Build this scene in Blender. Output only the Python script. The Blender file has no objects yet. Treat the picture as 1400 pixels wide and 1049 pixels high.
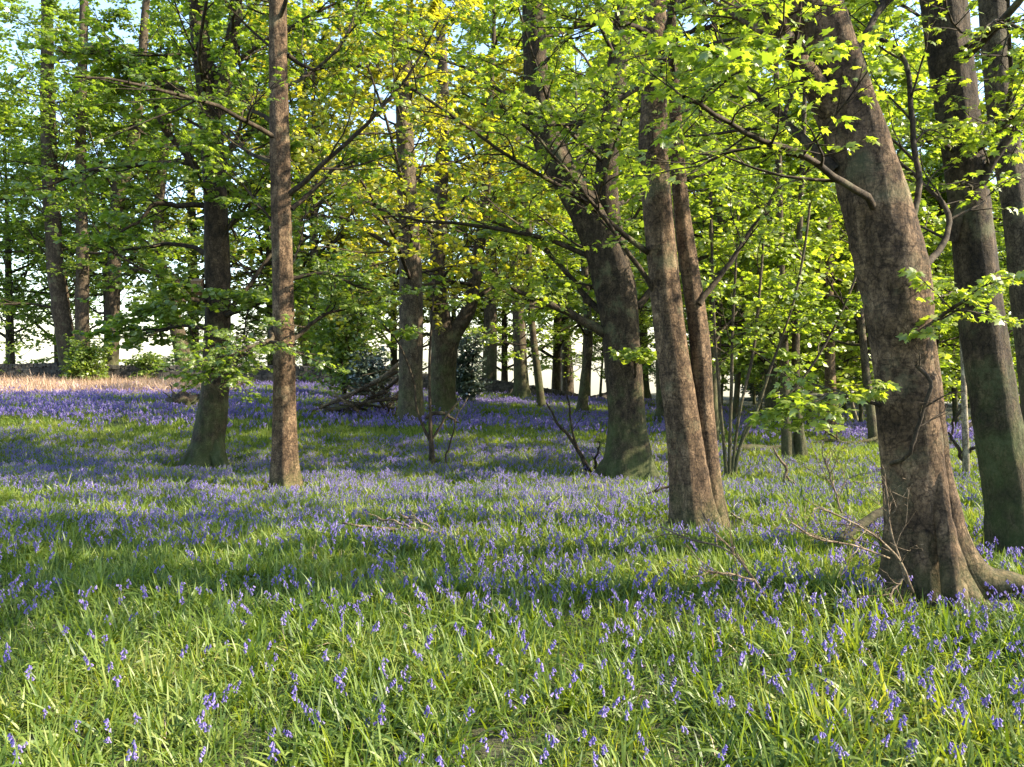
import bpy, math, time
import numpy as np
from mathutils import Vector, noise as mnoise

R_ = math.radians
sc = bpy.context.scene
COL = sc.collection
T_START = time.time()

# ------------------------------------------------------------------ camera
CAM_Z, FPX, CX, CY, PITCH = 1.55, 1142.0, 700.0, 524.5, R_(2.23)
cd = bpy.data.cameras.new("camera")
cd.sensor_width = 36.0
cd.lens = 36.0 * FPX / 1400.0
cd.clip_start, cd.clip_end = 0.05, 3000.0
cam = bpy.data.objects.new("camera", cd)
COL.objects.link(cam)
cam.location = (0, 0, CAM_Z)
cam.rotation_euler = (R_(90) - PITCH, 0, 0)
sc.camera = cam

# ------------------------------------------------------------------ sky, sun, exposure
SUN_AZ, SUN_EL = R_(96), R_(36)
w = bpy.data.worlds.new("World")
sc.world = w
w.use_nodes = True
nt = w.node_tree
sky = nt.nodes.new("ShaderNodeTexSky")
sky.sky_type = 'NISHITA'
sky.sun_disc = False
sky.sun_elevation = SUN_EL
sky.sun_rotation = SUN_AZ
sky.air_density = 1.0
sky.dust_density = 0.8
sky.ozone_density = 1.0
bg = nt.nodes["Background"]
bg.inputs["Strength"].default_value = 0.15
nt.links.new(sky.outputs[0], bg.inputs[0])

sl = bpy.data.lights.new("sun", 'SUN')
sl.energy = 4.9
sl.angle = R_(0.6)
sl.color = (1.0, 0.88, 0.68)
sun = bpy.data.objects.new("sun", sl)
COL.objects.link(sun)
sv = Vector((math.cos(SUN_EL) * math.sin(SUN_AZ), math.cos(SUN_EL) * math.cos(SUN_AZ), math.sin(SUN_EL)))
sun.rotation_euler = (-sv).to_track_quat('-Z', 'Y').to_euler()
sun.location = (30, 15, 30)

vs = sc.view_settings
vs.view_transform = 'Standard'
vs.look = 'None'
vs.exposure = 1.85
vs.gamma = 1.0
vs.use_curve_mapping = False

cy = sc.cycles
cy.max_bounces = 7
cy.diffuse_bounces = 5
cy.glossy_bounces = 2
cy.transmission_bounces = 4
cy.transparent_max_bounces = 4
cy.caustics_reflective = False
cy.caustics_refractive = False

# ------------------------------------------------------------------ helpers
def tag(o, label=None, cat=None, group=None, kind=None):
    if label: o["label"] = label
    if cat: o["category"] = cat
    if group: o["group"] = group
    if kind: o["kind"] = kind
    return o

def empty(name, loc):
    o = bpy.data.objects.new(name, None)
    o.empty_display_size = 0.2
    COL.objects.link(o)
    o.location = loc
    return o

class Acc:
    """collects vertices and faces for one mesh"""
    def __init__(s):
        s.v, s.q, s.t, s.n = [], [], [], 0
    def add(s, V, Q=None, T=None):
        V = np.asarray(V, dtype=np.float64).reshape(-1, 3)
        if Q is not None and len(Q): s.q.append(np.asarray(Q, dtype=np.int64).reshape(-1, 4) + s.n)
        if T is not None and len(T): s.t.append(np.asarray(T, dtype=np.int64).reshape(-1, 3) + s.n)
        s.v.append(V); s.n += len(V)
    def mesh(s, name, mat, origin=(0, 0, 0), smooth=True):
        V = np.concatenate(s.v) - np.asarray(origin)
        Q = np.concatenate(s.q) if s.q else np.zeros((0, 4), np.int64)
        T = np.concatenate(s.t) if s.t else np.zeros((0, 3), np.int64)
        me = bpy.data.meshes.new(name)
        me.vertices.add(len(V))
        me.vertices.foreach_set("co", V.astype(np.float32).ravel())
        nl = len(Q) * 4 + len(T) * 3
        me.loops.add(nl)
        me.loops.foreach_set("vertex_index", np.concatenate([Q.ravel(), T.ravel()]).astype(np.int32))
        npoly = len(Q) + len(T)
        me.polygons.add(npoly)
        st = np.concatenate([np.arange(len(Q)) * 4, len(Q) * 4 + np.arange(len(T)) * 3]).astype(np.int32)
        me.polygons.foreach_set("loop_start", st)
        me.polygons.foreach_set("use_smooth", np.full(npoly, smooth, dtype=bool))
        me.update(calc_edges=True)
        if mat is not None: me.materials.append(mat)
        return me
    def build(s, name, mat, parent=None, origin=(0, 0, 0), smooth=True):
        o = bpy.data.objects.new(name, s.mesh(name, mat, origin, smooth))
        COL.objects.link(o)
        if parent is not None: o.parent = parent
        else: o.location = origin
        return o

def unit(v):
    return v / np.maximum(np.linalg.norm(v, axis=-1, keepdims=True), 1e-9)

def at(px, py, Y):
    """the point at depth Y seen at a photo pixel"""
    a, b = (px - CX) / FPX, (CY - py) / FPX
    d = np.array([a, math.cos(PITCH) + b * math.sin(PITCH), -math.sin(PITCH) + b * math.cos(PITCH)])
    return np.array([0, 0, CAM_Z]) + d * (Y / d[1])

def sstep(a, b, x):
    t = np.clip((np.asarray(x, float) - a) / (b - a), 0, 1)
    return t * t * (3 - 2 * t)

def vnoise(x, y, seed=0):
    """smooth value noise, vectorised"""
    x = np.asarray(x, float); y = np.asarray(y, float)
    xi, yi = np.floor(x).astype(np.int64), np.floor(y).astype(np.int64)
    fx, fy = x - xi, y - yi
    fx, fy = fx * fx * (3 - 2 * fx), fy * fy * (3 - 2 * fy)
    def h(i, j):
        n = (i * 374761393 + j * 668265263 + seed * 974634777) & 0x7fffffff
        n = ((n ^ (n >> 13)) * 1274126177) & 0x7fffffff
        return ((n ^ (n >> 16)) & 0xffff) / 65535.0
    a = h(xi, yi) * (1 - fx) + h(xi + 1, yi) * fx
    b = h(xi, yi + 1) * (1 - fx) + h(xi + 1, yi + 1) * fx
    return a * (1 - fy) + b * fy

def ground_z(x, y):
    x = np.asarray(x, float); y = np.asarray(y, float)
    F = np.interp(x, [-60, -25, -10, 0, 8, 16, 25, 60], [0.1, -0.10, -0.30, -0.80, -1.35, -1.85, -2.2, -2.8])
    t = sstep(5, 40, y)
    z = F * t
    z = z - 0.45 * np.exp(-((y - 13.5) / 5.5) ** 2) * (1 - 0.6 * sstep(2, 8, x))
    y0 = 42 + 20 * sstep(4, 12, x)
    d = np.maximum(0, y - y0)
    z = z - np.where(d < 5, 0.02 * d * d, 0.5 + 0.2 * (d - 5))
    near = 1 - sstep(40, 80, np.hypot(x, y))
    z = z + near * (0.16 * (vnoise(x / 3.1, y / 3.1, 3) - 0.5) + 0.035 * (vnoise(x / 0.9, y / 0.9, 5) - 0.5))
    return z

def hit(px, py):
    """where the photo pixel's ray meets the ground"""
    ys = np.geomspace(1.5, 70, 4000)
    a, b = (px - CX) / FPX, (CY - py) / FPX
    d = np.array([a, math.cos(PITCH) + b * math.sin(PITCH), -math.sin(PITCH) + b * math.cos(PITCH)])
    k = ys / d[1]
    z = CAM_Z + d[2] * k
    x = d[0] * k
    below = z <= ground_z(x, ys)
    i = int(np.argmax(below)) if below.any() else len(ys) - 1
    return float(x[i]), float(ys[i])

def catmull(P, n):
    P = np.asarray(P, float)
    if len(P) == 2:
        t = np.linspace(0, 1, n)[:, None]
        return P[0] * (1 - t) + P[1] * t
    E = np.vstack([2 * P[0] - P[1], P, 2 * P[-1] - P[-2]])
    seg = np.linalg.norm(np.diff(P[:, :3], axis=0), axis=1)
    cum = np.concatenate([[0], np.cumsum(seg)])
    u = np.linspace(0, cum[-1], n)
    i = np.clip(np.searchsorted(cum, u, side='right') - 1, 0, len(P) - 2)
    t = ((u - cum[i]) / np.maximum(seg[i], 1e-9))[:, None]
    p0, p1, p2, p3 = E[i], E[i + 1], E[i + 2], E[i + 3]
    return 0.5 * (2 * p1 + (p2 - p0) * t + (2 * p0 - 5 * p1 + 4 * p2 - p3) * t ** 2 + (3 * p1 - p0 - 3 * p2 + p3) * t ** 3)

def tubes(acc, P, R, s, cap=False):
    """many tapering tubes at once: P (T,n,3), R (T,n)"""
    P = np.asarray(P, float); R = np.asarray(R, float)
    if P.ndim == 2: P, R = P[None], R[None]
    T, n, _ = P.shape
    if T == 0: return
    tan = unit(np.gradient(P, axis=1))
    m = unit(P[:, -1] - P[:, 0])
    ref = np.where(np.abs(m[:, 2:3]) > 0.8, np.array([[1.0, 0.13, 0]]), np.array([[0, 0.11, 1.0]]))[:, None, :]
    u = unit(np.cross(tan, ref)); v = np.cross(tan, u)
    a = np.arange(s) * 2 * math.pi / s
    V = P[:, :, None, :] + R[:, :, None, None] * (u[:, :, None, :] * np.cos(a)[None, None, :, None] + v[:, :, None, :] * np.sin(a)[None, None, :, None])
    base = (np.arange(T) * n * s)[:, None, None]
    r = (np.arange(n - 1) * s)[None, :, None]
    k = np.arange(s)[None, None, :]; k2 = (k + 1) % s
    Q = np.stack([base + r + k, base + r + k2, base + r + s + k2, base + r + s + k], -1)
    tri = None
    if cap:
        tr = []
        for b in range(T):
            o = b * n * s
            for j in range(1, s - 1):
                tr.append((o, o + j + 1, o + j)); e = o + (n - 1) * s
                tr.append((e, e + j, e + j + 1))
        tri = tr
    acc.add(V.reshape(-1, 3), Q.reshape(-1, 4), tri)

def trunk_tube(acc, P, R, s, seed, rough=0.05, flare=0.0, flute=0.0, nf=5, burls=()):
    """one trunk with root flare, flutes and knobbly bark relief as real displacement"""
    P = np.asarray(P, float); n = len(P)
    tan = unit(np.gradient(P, axis=0))
    u = unit(np.cross(tan, np.array([0.05, 1.0, 0.0]))); v = np.cross(tan, u)
    L = np.concatenate([[0], np.cumsum(np.linalg.norm(np.diff(P, axis=0), axis=1))])
    a = np.arange(s) * 2 * math.pi / s
    RR = np.repeat(R[:, None], s, 1)
    ph = seed * 1.7
    if flare:
        fl = flare * np.exp(-L / 0.22)[:, None] + 0.35 * flare * np.exp(-L / 0.7)[:, None]
        RR = RR * (1 + fl * (0.75 + 0.5 * np.cos(nf * a + ph)[None, :] * 1.0 + 0.25 * np.cos(3 * a + 2 * ph)[None, :]))
    if flute:
        tw = (0.25 * L)[:, None]
        RR = RR * (1 + flute * np.cos(3 * a[None, :] + ph + tw) + 0.6 * flute * np.cos(5 * a[None, :] - ph + 1.5 * tw))
    nz = np.zeros((n, s))
    for i in range(n):
        for j in range(s):
            q = Vector((math.cos(a[j]) * 1.3, math.sin(a[j]) * 1.3, L[i] * 1.1 + seed * 7.3))
            q2 = Vector((math.cos(a[j]) * 4.5, math.sin(a[j]) * 4.5, L[i] * 7.0 + seed * 3.1))
            nz[i, j] = mnoise.noise(q) * 1.5 + mnoise.noise(q2) * 0.6
            if s > 40:
                q3 = Vector((math.cos(a[j]) * 11, math.sin(a[j]) * 11, L[i] * 15.0 + seed))
                nz[i, j] += 0.6 * mnoise.noise(q3) - 0.5 * max(0.0, mnoise.noise(q2 * 0.45) - 0.35)
    RR = RR * (1 + rough * nz)
    for (bl, ba, br, bh) in burls:   # burl: length along trunk, angle, size, height
        da = np.abs((a[None, :] - ba + math.pi) % (2 * math.pi) - math.pi) * R.mean()
        RR = RR + bh * np.exp(-((L[:, None] - bl) ** 2 + da ** 2) / br ** 2)
    V = P[:, None, :] + RR[:, :, None] * (u[:, None, :] * np.cos(a)[None, :, None] + v[:, None, :] * np.sin(a)[None, :, None])
    r = (np.arange(n - 1) * s)[:, None]
    k = np.arange(s)[None, :]; k2 = (k + 1) % s
    Q = np.stack([r + k, r + k2, r + s + k2, r + s + k], -1)
    acc.add(V.reshape(-1, 3), Q.reshape(-1, 4))

def children(rng, P, R, K, t0=0.2, t1=1.0, ang=0.9, length=None, ratio=0.5, n=6, wob=0.12, trop=0.03, rmul=0.6, rmin=0.003, lift=0.25, shrink=0.55):
    T, n0 = P.shape[:2]
    if T == 0: return np.zeros((0, n, 3)), np.zeros((0, n))
    t = t0 + (t1 - t0) * (np.arange(K)[None] + rng.random((T, K))) / K
    x = t * (n0 - 1) * 0.9999
    i0 = np.floor(x).astype(int); f = (x - i0)[..., None]
    rows = np.arange(T)[:, None]
    pos = P[rows, i0] * (1 - f) + P[rows, i0 + 1] * f
    tan = unit(P[rows, i0 + 1] - P[rows, i0])
    rad = R[rows, i0] * (1 - f[..., 0]) + R[rows, i0 + 1] * f[..., 0]
    plen = np.linalg.norm(np.diff(P, axis=1), axis=2).sum(1)[:, None]
    if length is None: ln = plen * ratio * (1 - shrink * t)
    else: ln = np.broadcast_to(length, (T, K)) * (1 - shrink * (t - t0) / max(t1 - t0, 1e-6))
    ln = ln * (0.65 + 0.7 * rng.random((T, K)))
    up = np.array([0, 0, 1.0])
    h = np.cross(tan, up)
    steep = np.linalg.norm(h, axis=-1, keepdims=True) < 0.45
    ph = (np.arange(K)[None] * 2.399 + rng.random((T, 1)) * 6.28 + rng.normal(0, 0.35, (T, K)))
    hz = np.stack([np.cos(ph), np.sin(ph), np.zeros_like(ph)], -1)
    sg = np.where((np.arange(K)[None] + rng.integers(0, 2, (T, 1))) % 2 == 0, 1.0, -1.0)[..., None]
    perp = np.where(steep, hz, unit(h) * sg)
    perp = unit(perp + up * rng.normal(0, lift, (T, K, 1)))
    a = (ang + rng.normal(0, 0.18, (T, K)))[..., None]
    d = unit(np.cos(a) * tan + np.sin(a) * perp)
    d = d.reshape(-1, 3); p = pos.reshape(-1, 3); ln = ln.reshape(-1)
    pts = [p]
    bend = rng.normal(0, wob, d.shape)
    for k in range(n - 1):
        d = unit(d + bend * 0.6 + rng.normal(0, wob, d.shape) + up * trop)
        p = p + d * (ln / (n - 1))[:, None]
        pts.append(p)
    PP = np.stack(pts, 1)
    r0 = np.maximum(np.minimum(rad.reshape(-1) * rmul, 0.011 * ln + 0.004), rmin)
    RR = np.maximum(r0[:, None] * np.linspace(1, 0.28, n)[None], rmin * 0.6)
    return PP, RR

# leaf outlines: x runs along the midrib, fold and droop in z
def leaf_shape(kind):
    if kind == 0:      # five-lobed sycamore leaf
        half = [(-.06, .20), (.14, .50), (.32, .27), (.66, .47), (.62, .17)]
        ring = [(0.0, 0.0)] + half + [(1.0, 0.0)] + [(x, -y) for x, y in reversed(half)]
        pts = [(0.30, 0.0)] + ring
        V = np.array([(x, y, 0.10 - 0.22 * abs(y) - 0.22 * x * x) for x, y in pts])
        m = len(ring)
        T = [(0, 1 + i, 1 + (i + 1) % m) for i in range(m)]
        return V, np.zeros((0, 4), int), np.array(T)
    if kind == 1:      # small lobed leaf, four triangles folded on the midrib
        V = np.array([(0, 0, .06), (1, 0, -.15), (.62, .48, -.10), (.12, .46, -.05), (.62, -.48, -.10), (.12, -.46, -.05)])
        return V, np.array([(0, 1, 2, 3), (1, 0, 5, 4)]), np.zeros((0, 3), int)
    V = np.array([(0, 0, .05), (.5, .42, -.06), (1, 0, -.1), (.5, -.42, -.06)])
    return V, np.array([(0, 3, 2, 1)]), np.zeros((0, 3), int)

LEAF = [leaf_shape(k) for k in range(3)]
N_LEAF = [0]
def leaves(acc, rng, P, m, size, kind, t0=0.15, spread=0.5, tilt=0.55, droop=0.2):
    """m leaves along each twig of P (T,n,3), lying in loose, nearly level sprays"""
    T, n0 = P.shape[:2]
    if T == 0 or m <= 0: return
    mi = int(m) + 1
    t = t0 + (1 - t0) * rng.random((T, mi)) ** 0.7
    x = t * (n0 - 1) * 0.9999
    i0 = np.floor(x).astype(int); f = (x - i0)[..., None]
    rows = np.arange(T)[:, None]
    pos = P[rows, i0] * (1 - f) + P[rows, i0 + 1] * f
    tan = unit(P[rows, i0 + 1] - P[rows, i0])
    keep = rng.random((T, mi)) < m / mi
    pos, tan = pos[keep], tan[keep]
    M = len(pos)
    if M == 0: return
    N_LEAF[0] += M
    s = size * (0.42 + 0.9 * rng.random(M)); curl = 0.2 + 2.0 * rng.random(M) ** 1.5
    ang = np.arctan2(tan[:, 1], tan[:, 0]) + rng.normal(0, 1.1, M)
    ax = np.stack([np.cos(ang), np.sin(ang), rng.normal(-droop, 0.3, M)], -1)
    ax = unit(ax)
    nor = unit(np.stack([rng.normal(0, tilt, M), rng.normal(0, tilt, M), np.ones(M)], -1))
    side = unit(np.cross(nor, ax)); nor = np.cross(ax, side)
    pos = pos + ax * (s * spread)[:, None] * rng.random((M, 1)) + rng.normal(0, 1, (M, 3)) * (size * 0.35) * np.array([1, 1, 0.45])
    V, Q, T3 = LEAF[kind]
    W = pos[:, None, :] + s[:, None, None] * (V[None, :, 0:1] * ax[:, None, :] + V[None, :, 1:2] * side[:, None, :] + V[None, :, 2:3] * curl[:, None, None] * nor[:, None, :])
    off = (np.arange(M) * len(V))[:, None, None]
    acc.add(W.reshape(-1, 3), (Q[None] + off).reshape(-1, 4) if len(Q) else None, (T3[None] + off).reshape(-1, 3) if len(T3) else None)

# ------------------------------------------------------------------ materials
def new_mat(name):
    m = bpy.data.materials.new(name); m.use_nodes = True
    n = m.node_tree.nodes
    for x in list(n): n.remove(x)
    out = n.new("ShaderNodeOutputMaterial")
    return m, m.node_tree, out

def nd(t, kind, **kw):
    x = t.nodes.new(kind)
    for k, v in kw.items():
        if k in x.inputs: x.inputs[k].default_value = v
        else: setattr(x, k, v)
    return x

def ramp(t, fac, stops):
    r = t.nodes.new("ShaderNodeValToRGB")
    e = r.color_ramp.elements
    while len(e) < len(stops): e.new(0.5)
    for i, (p, c) in enumerate(stops):
        e[i].position = p; e[i].color = (*c, 1) if len(c) == 3 else c
    t.links.new(fac, r.inputs[0])
    return r.outputs[0]

def mixc(t, fac, a, b, mode='MIX'):
    m = t.nodes.new("ShaderNodeMix"); m.data_type = 'RGBA'; m.blend_type = mode
    for sock, val in ((0, fac), (6, a), (7, b)):
        if hasattr(val, "is_output"): t.links.new(val, m.inputs[sock])
        else: m.inputs[sock].default_value = (*val, 1) if isinstance(val, tuple) else val
    return m.outputs[2]

def leaf_mat(name, stops, trans=0.5, tcol=(1.25, 1.25, 0.6), gloss=0.06, nscale=0.7, rough=0.45):
    """thin leaf: diffuse front, translucent back, faint sheen; hue varies leaf by leaf and spray by spray"""
    m, t, out = new_mat(name)
    geo = nd(t, "ShaderNodeNewGeometry")
    nz = nd(t, "ShaderNodeTexNoise", Scale=nscale, Detail=2.0)
    t.links.new(geo.outputs["Position"], nz.inputs["Vector"])
    a = nd(t, "ShaderNodeMath", operation='MULTIPLY'); a.inputs[1].default_value = 0.55
    t.links.new(geo.outputs["Random Per Island"], a.inputs[0])
    b = nd(t, "ShaderNodeMath", operation='MULTIPLY_ADD'); b.inputs[1].default_value = 0.9; b.inputs[2].default_value = -0.18
    t.links.new(nz.outputs["Fac"], b.inputs[0])
    c = nd(t, "ShaderNodeMath", operation='ADD')
    t.links.new(a.outputs[0], c.inputs[0]); t.links.new(b.outputs[0], c.inputs[1])
    col = ramp(t, c.outputs[0], stops)
    tc = mixc(t, 1.0, col, tcol, 'MULTIPLY')
    d = nd(t, "ShaderNodeBsdfDiffuse"); t.links.new(col, d.inputs["Color"])
    tr = nd(t, "ShaderNodeBsdfTranslucent"); t.links.new(tc, tr.inputs["Color"])
    mx = nd(t, "ShaderNodeMixShader"); mx.inputs[0].default_value = trans
    t.links.new(d.outputs[0], mx.inputs[1]); t.links.new(tr.outputs[0], mx.inputs[2])
    if gloss:
        g = nd(t, "ShaderNodeBsdfGlossy", Roughness=rough); g.inputs["Color"].default_value = (1, 1, 1, 1)
        m2 = nd(t, "ShaderNodeMixShader"); m2.inputs[0].default_value = gloss
        t.links.new(mx.outputs[0], m2.inputs[1]); t.links.new(g.outputs[0], m2.inputs[2])
        mx = m2
    t.links.new(mx.outputs[0], out.inputs[0])
    return m

LEAF_SPRING = leaf_mat("spring_leaf", [(0.15, (0.11, 0.165, 0.024)), (0.5, (0.19, 0.255, 0.036)), (0.85, (0.29, 0.33, 0.05))], 0.57, (1.7, 1.75, 0.6))
LEAF_GREEN = leaf_mat("green_leaf", [(0.15, (0.075, 0.125, 0.022)), (0.5, (0.135, 0.195, 0.032)), (0.85, (0.21, 0.265, 0.044))], 0.56, (1.9, 1.95, 0.6))
LEAF_GOLD = leaf_mat("golden_leaf", [(0.15, (0.17, 0.21, 0.03)), (0.5, (0.25, 0.275, 0.038)), (0.85, (0.34, 0.33, 0.055))], 0.60, (1.95, 1.75, 0.5))
LEAF_HOLLY = leaf_mat("evergreen_leaf", [(0.15, (0.025, 0.045, 0.024)), (0.5, (0.05, 0.075, 0.042)), (0.85, (0.09, 0.12, 0.065))], 0.12, (1, 1, 0.7), gloss=0.14, rough=0.35)
BLADE = leaf_mat("grass_blade", [(0.15, (0.028, 0.066, 0.010)), (0.42, (0.10, 0.162, 0.026)), (0.70, (0.18, 0.245, 0.042)), (0.95, (0.30, 0.31, 0.09))], 0.45, (1.6, 1.45, 0.4), gloss=0.02, rough=0.45, nscale=0.9)
DRY = leaf_mat("dry_blade", [(0.15, (0.26, 0.16, 0.09)), (0.5, (0.46, 0.31, 0.20)), (0.85, (0.6, 0.45, 0.34))], 0.3, (1.1, 1.0, 0.8), gloss=0.04)
PETAL = leaf_mat("bluebell_petal", [(0.15, (0.085, 0.062, 0.26)), (0.5, (0.155, 0.115, 0.37)), (0.85, (0.32, 0.25, 0.53))], 0.38, (1.1, 0.95, 1.25), gloss=0.03, nscale=1.3)

def bark_mat(name, dark, mid, light, rings=0.25, moss=0.35, mosscol=(0.05, 0.075, 0.018), mosstop=1.2, lichen=0.25, bump=0.8, scale=1.0):
    m, t, out = new_mat(name)
    tc = nd(t, "ShaderNodeTexCoord")
    mp = nd(t, "ShaderNodeMapping"); mp.inputs["Scale"].default_value = (11 * scale, 11 * scale, 5.0 * scale)
    t.links.new(tc.outputs["Object"], mp.inputs[0])
    n1 = nd(t, "ShaderNodeTexNoise", Scale=1.0, Detail=9.0, Roughness=0.72)
    t.links.new(mp.outputs[0], n1.inputs["Vector"])
    mr = nd(t, "ShaderNodeMapping"); mr.inputs["Scale"].default_value = (1.6, 1.6, 9)
    t.links.new(tc.outputs["Object"], mr.inputs[0])
    n2 = nd(t, "ShaderNodeTexNoise", Scale=1.0, Detail=5.0, Roughness=0.6, Distortion=0.6)
    t.links.new(mr.outputs[0], n2.inputs["Vector"])
    n3 = nd(t, "ShaderNodeTexNoise", Scale=2.3, Detail=5.0, Roughness=0.65)
    t.links.new(tc.outputs["Object"], n3.inputs["Vector"])
    vo = nd(t, "ShaderNodeTexVoronoi", Scale=1.0); vo.feature = 'DISTANCE_TO_EDGE'
    mv = nd(t, "ShaderNodeMapping"); mv.inputs["Scale"].default_value = (16 * scale, 16 * scale, 6.5 * scale)
    dv = mixc(t, 0.25, tc.outputs["Object"], n3.outputs["Color"])
    t.links.new(dv, mv.inputs[0]); t.links.new(mv.outputs[0], vo.inputs["Vector"])
    col = ramp(t, n1.outputs["Fac"], [(0.33, dark), (0.5, mid), (0.68, light)])
    big = ramp(t, n3.outputs["Fac"], [(0.36, (0.70, 0.68, 0.64)), (0.62, (1.15, 1.10, 1.0))])
    col = mixc(t, 1.0, col, big, 'MULTIPLY')
    rg = ramp(t, n2.outputs["Fac"], [(0.42, (1, 1, 1)), (0.455, (1 - rings,) * 3), (0.47, (1 - rings * 0.6,) * 3), (0.50, (1, 1, 1))])
    col = mixc(t, 1.0, col, rg, 'MULTIPLY')
    cr = ramp(t, vo.outputs["Distance"], [(0.0, (0.3, 0.27, 0.25)), (0.07, (1, 1, 1))])
    col = mixc(t, 0.85, col, cr, 'MULTIPLY')
    n4 = nd(t, "ShaderNodeTexNoise", Scale=46.0 * scale, Detail=4.0, Roughness=0.75); t.links.new(tc.outputs["Object"], n4.inputs["Vector"])
    sk = ramp(t, n4.outputs["Fac"], [(0.38, (0.55, 0.53, 0.5)), (0.5, (1, 1, 1)), (0.64, (1.45, 1.4, 1.3))])
    col = mixc(t, 1.0, col, sk, 'MULTIPLY')
    li = ramp(t, n3.outputs["Fac"], [(0.56, (0, 0, 0)), (0.68, (lichen,) * 3)])
    col = mixc(t, li, col, (0.24, 0.23, 0.15))
    sp = nd(t, "ShaderNodeSeparateXYZ"); t.links.new(tc.outputs["Object"], sp.inputs[0])
    hz = nd(t, "ShaderNodeMapRange"); hz.inputs[1].default_value = 0.0; hz.inputs[2].default_value = mosstop; hz.inputs[3].default_value = 0.30; hz.inputs[4].default_value = 0.0
    t.links.new(sp.outputs[2], hz.inputs[0])
    ad = nd(t, "ShaderNodeMath", operation='ADD'); t.links.new(hz.outputs[0], ad.inputs[0]); t.links.new(n3.outputs["Fac"], ad.inputs[1])
    mo = ramp(t, ad.outputs[0], [(0.55, (0, 0, 0)), (0.78, (moss,) * 3)])
    col = mixc(t, mo, col, mosscol)
    p = nd(t, "ShaderNodeBsdfPrincipled"); p.inputs["Roughness"].default_value = 0.88
    p.inputs["Specular IOR Level"].default_value = 0.25
    t.links.new(col, p.inputs["Base Color"])
    hs = nd(t, "ShaderNodeMath", operation='MULTIPLY_ADD'); hs.inputs[1].default_value = 0.3
    t.links.new(n2.outputs["Fac"], hs.inputs[0]); t.links.new(n1.outputs["Fac"], hs.inputs[2])
    bp = nd(t, "ShaderNodeBump"); bp.inputs["Strength"].default_value = bump; bp.inputs["Distance"].default_value = 0.05
    t.links.new(hs.outputs[0], bp.inputs["Height"]); t.links.new(bp.outputs[0], p.inputs["Normal"])
    t.links.new(p.outputs[0], out.inputs[0])
    return m

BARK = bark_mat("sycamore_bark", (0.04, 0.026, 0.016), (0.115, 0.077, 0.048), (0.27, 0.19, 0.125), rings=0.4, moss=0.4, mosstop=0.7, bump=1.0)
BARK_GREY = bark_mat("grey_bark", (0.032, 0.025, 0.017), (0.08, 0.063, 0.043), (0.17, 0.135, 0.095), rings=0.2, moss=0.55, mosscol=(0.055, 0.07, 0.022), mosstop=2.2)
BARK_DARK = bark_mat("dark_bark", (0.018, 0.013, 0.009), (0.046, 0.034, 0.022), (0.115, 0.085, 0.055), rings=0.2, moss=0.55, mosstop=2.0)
BARK_FAR = bark_mat("far_bark", (0.028, 0.022, 0.015), (0.065, 0.050, 0.034), (0.14, 0.11, 0.075), rings=0.1, moss=0.5, bump=0.25, mosstop=3)
BARK_PALE = bark_mat("pale_bark", (0.13, 0.11, 0.08), (0.26, 0.225, 0.17), (0.40, 0.36, 0.28), rings=0.3, moss=0.3, bump=0.3)
TWIG = bark_mat("branch_bark", (0.02, 0.015, 0.010), (0.045, 0.034, 0.023), (0.09, 0.07, 0.048), rings=0.0, moss=0.3, bump=0.2, mosstop=0.01)
DEAD = bark_mat("dead_wood", (0.06, 0.045, 0.03), (0.15, 0.115, 0.08), (0.27, 0.225, 0.165), rings=0.0, moss=0.35, mosscol=(0.11, 0.13, 0.04), bump=0.3, mosstop=0.01)
LOGMAT = bark_mat("fallen_log_bark", (0.02, 0.015, 0.010), (0.05, 0.038, 0.027), (0.10, 0.08, 0.055), rings=0.0, moss=0.5, bump=0.5, mosstop=0.5)

def soil_mat():
    m, t, out = new_mat("woodland_soil")
    geo = nd(t, "ShaderNodeNewGeometry")
    n1 = nd(t, "ShaderNodeTexNoise", Scale=0.8, Detail=8.0, Roughness=0.7); t.links.new(geo.outputs["Position"], n1.inputs["Vector"])
    n2 = nd(t, "ShaderNodeTexNoise", Scale=24.0, Detail=4.0, Roughness=0.7); t.links.new(geo.outputs["Position"], n2.inputs["Vector"])
    c1 = ramp(t, n1.outputs["Fac"], [(0.35, (0.018, 0.028, 0.008)), (0.6, (0.035, 0.050, 0.012))])
    c2 = ramp(t, n2.outputs["Fac"], [(0.4, (0.03, 0.022, 0.012)), (0.65, (0.11, 0.085, 0.045))])
    col = mixc(t, 0.4, c1, c2)
    p = nd(t, "ShaderNodeBsdfPrincipled"); p.inputs["Roughness"].default_value = 0.95
    t.links.new(col, p.inputs["Base Color"])
    b = nd(t, "ShaderNodeBump"); b.inputs["Distance"].default_value = 0.04; t.links.new(n2.outputs["Fac"], b.inputs["Height"]); t.links.new(b.outputs[0], p.inputs["Normal"])
    t.links.new(p.outputs[0], out.inputs[0])
    return m

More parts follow.
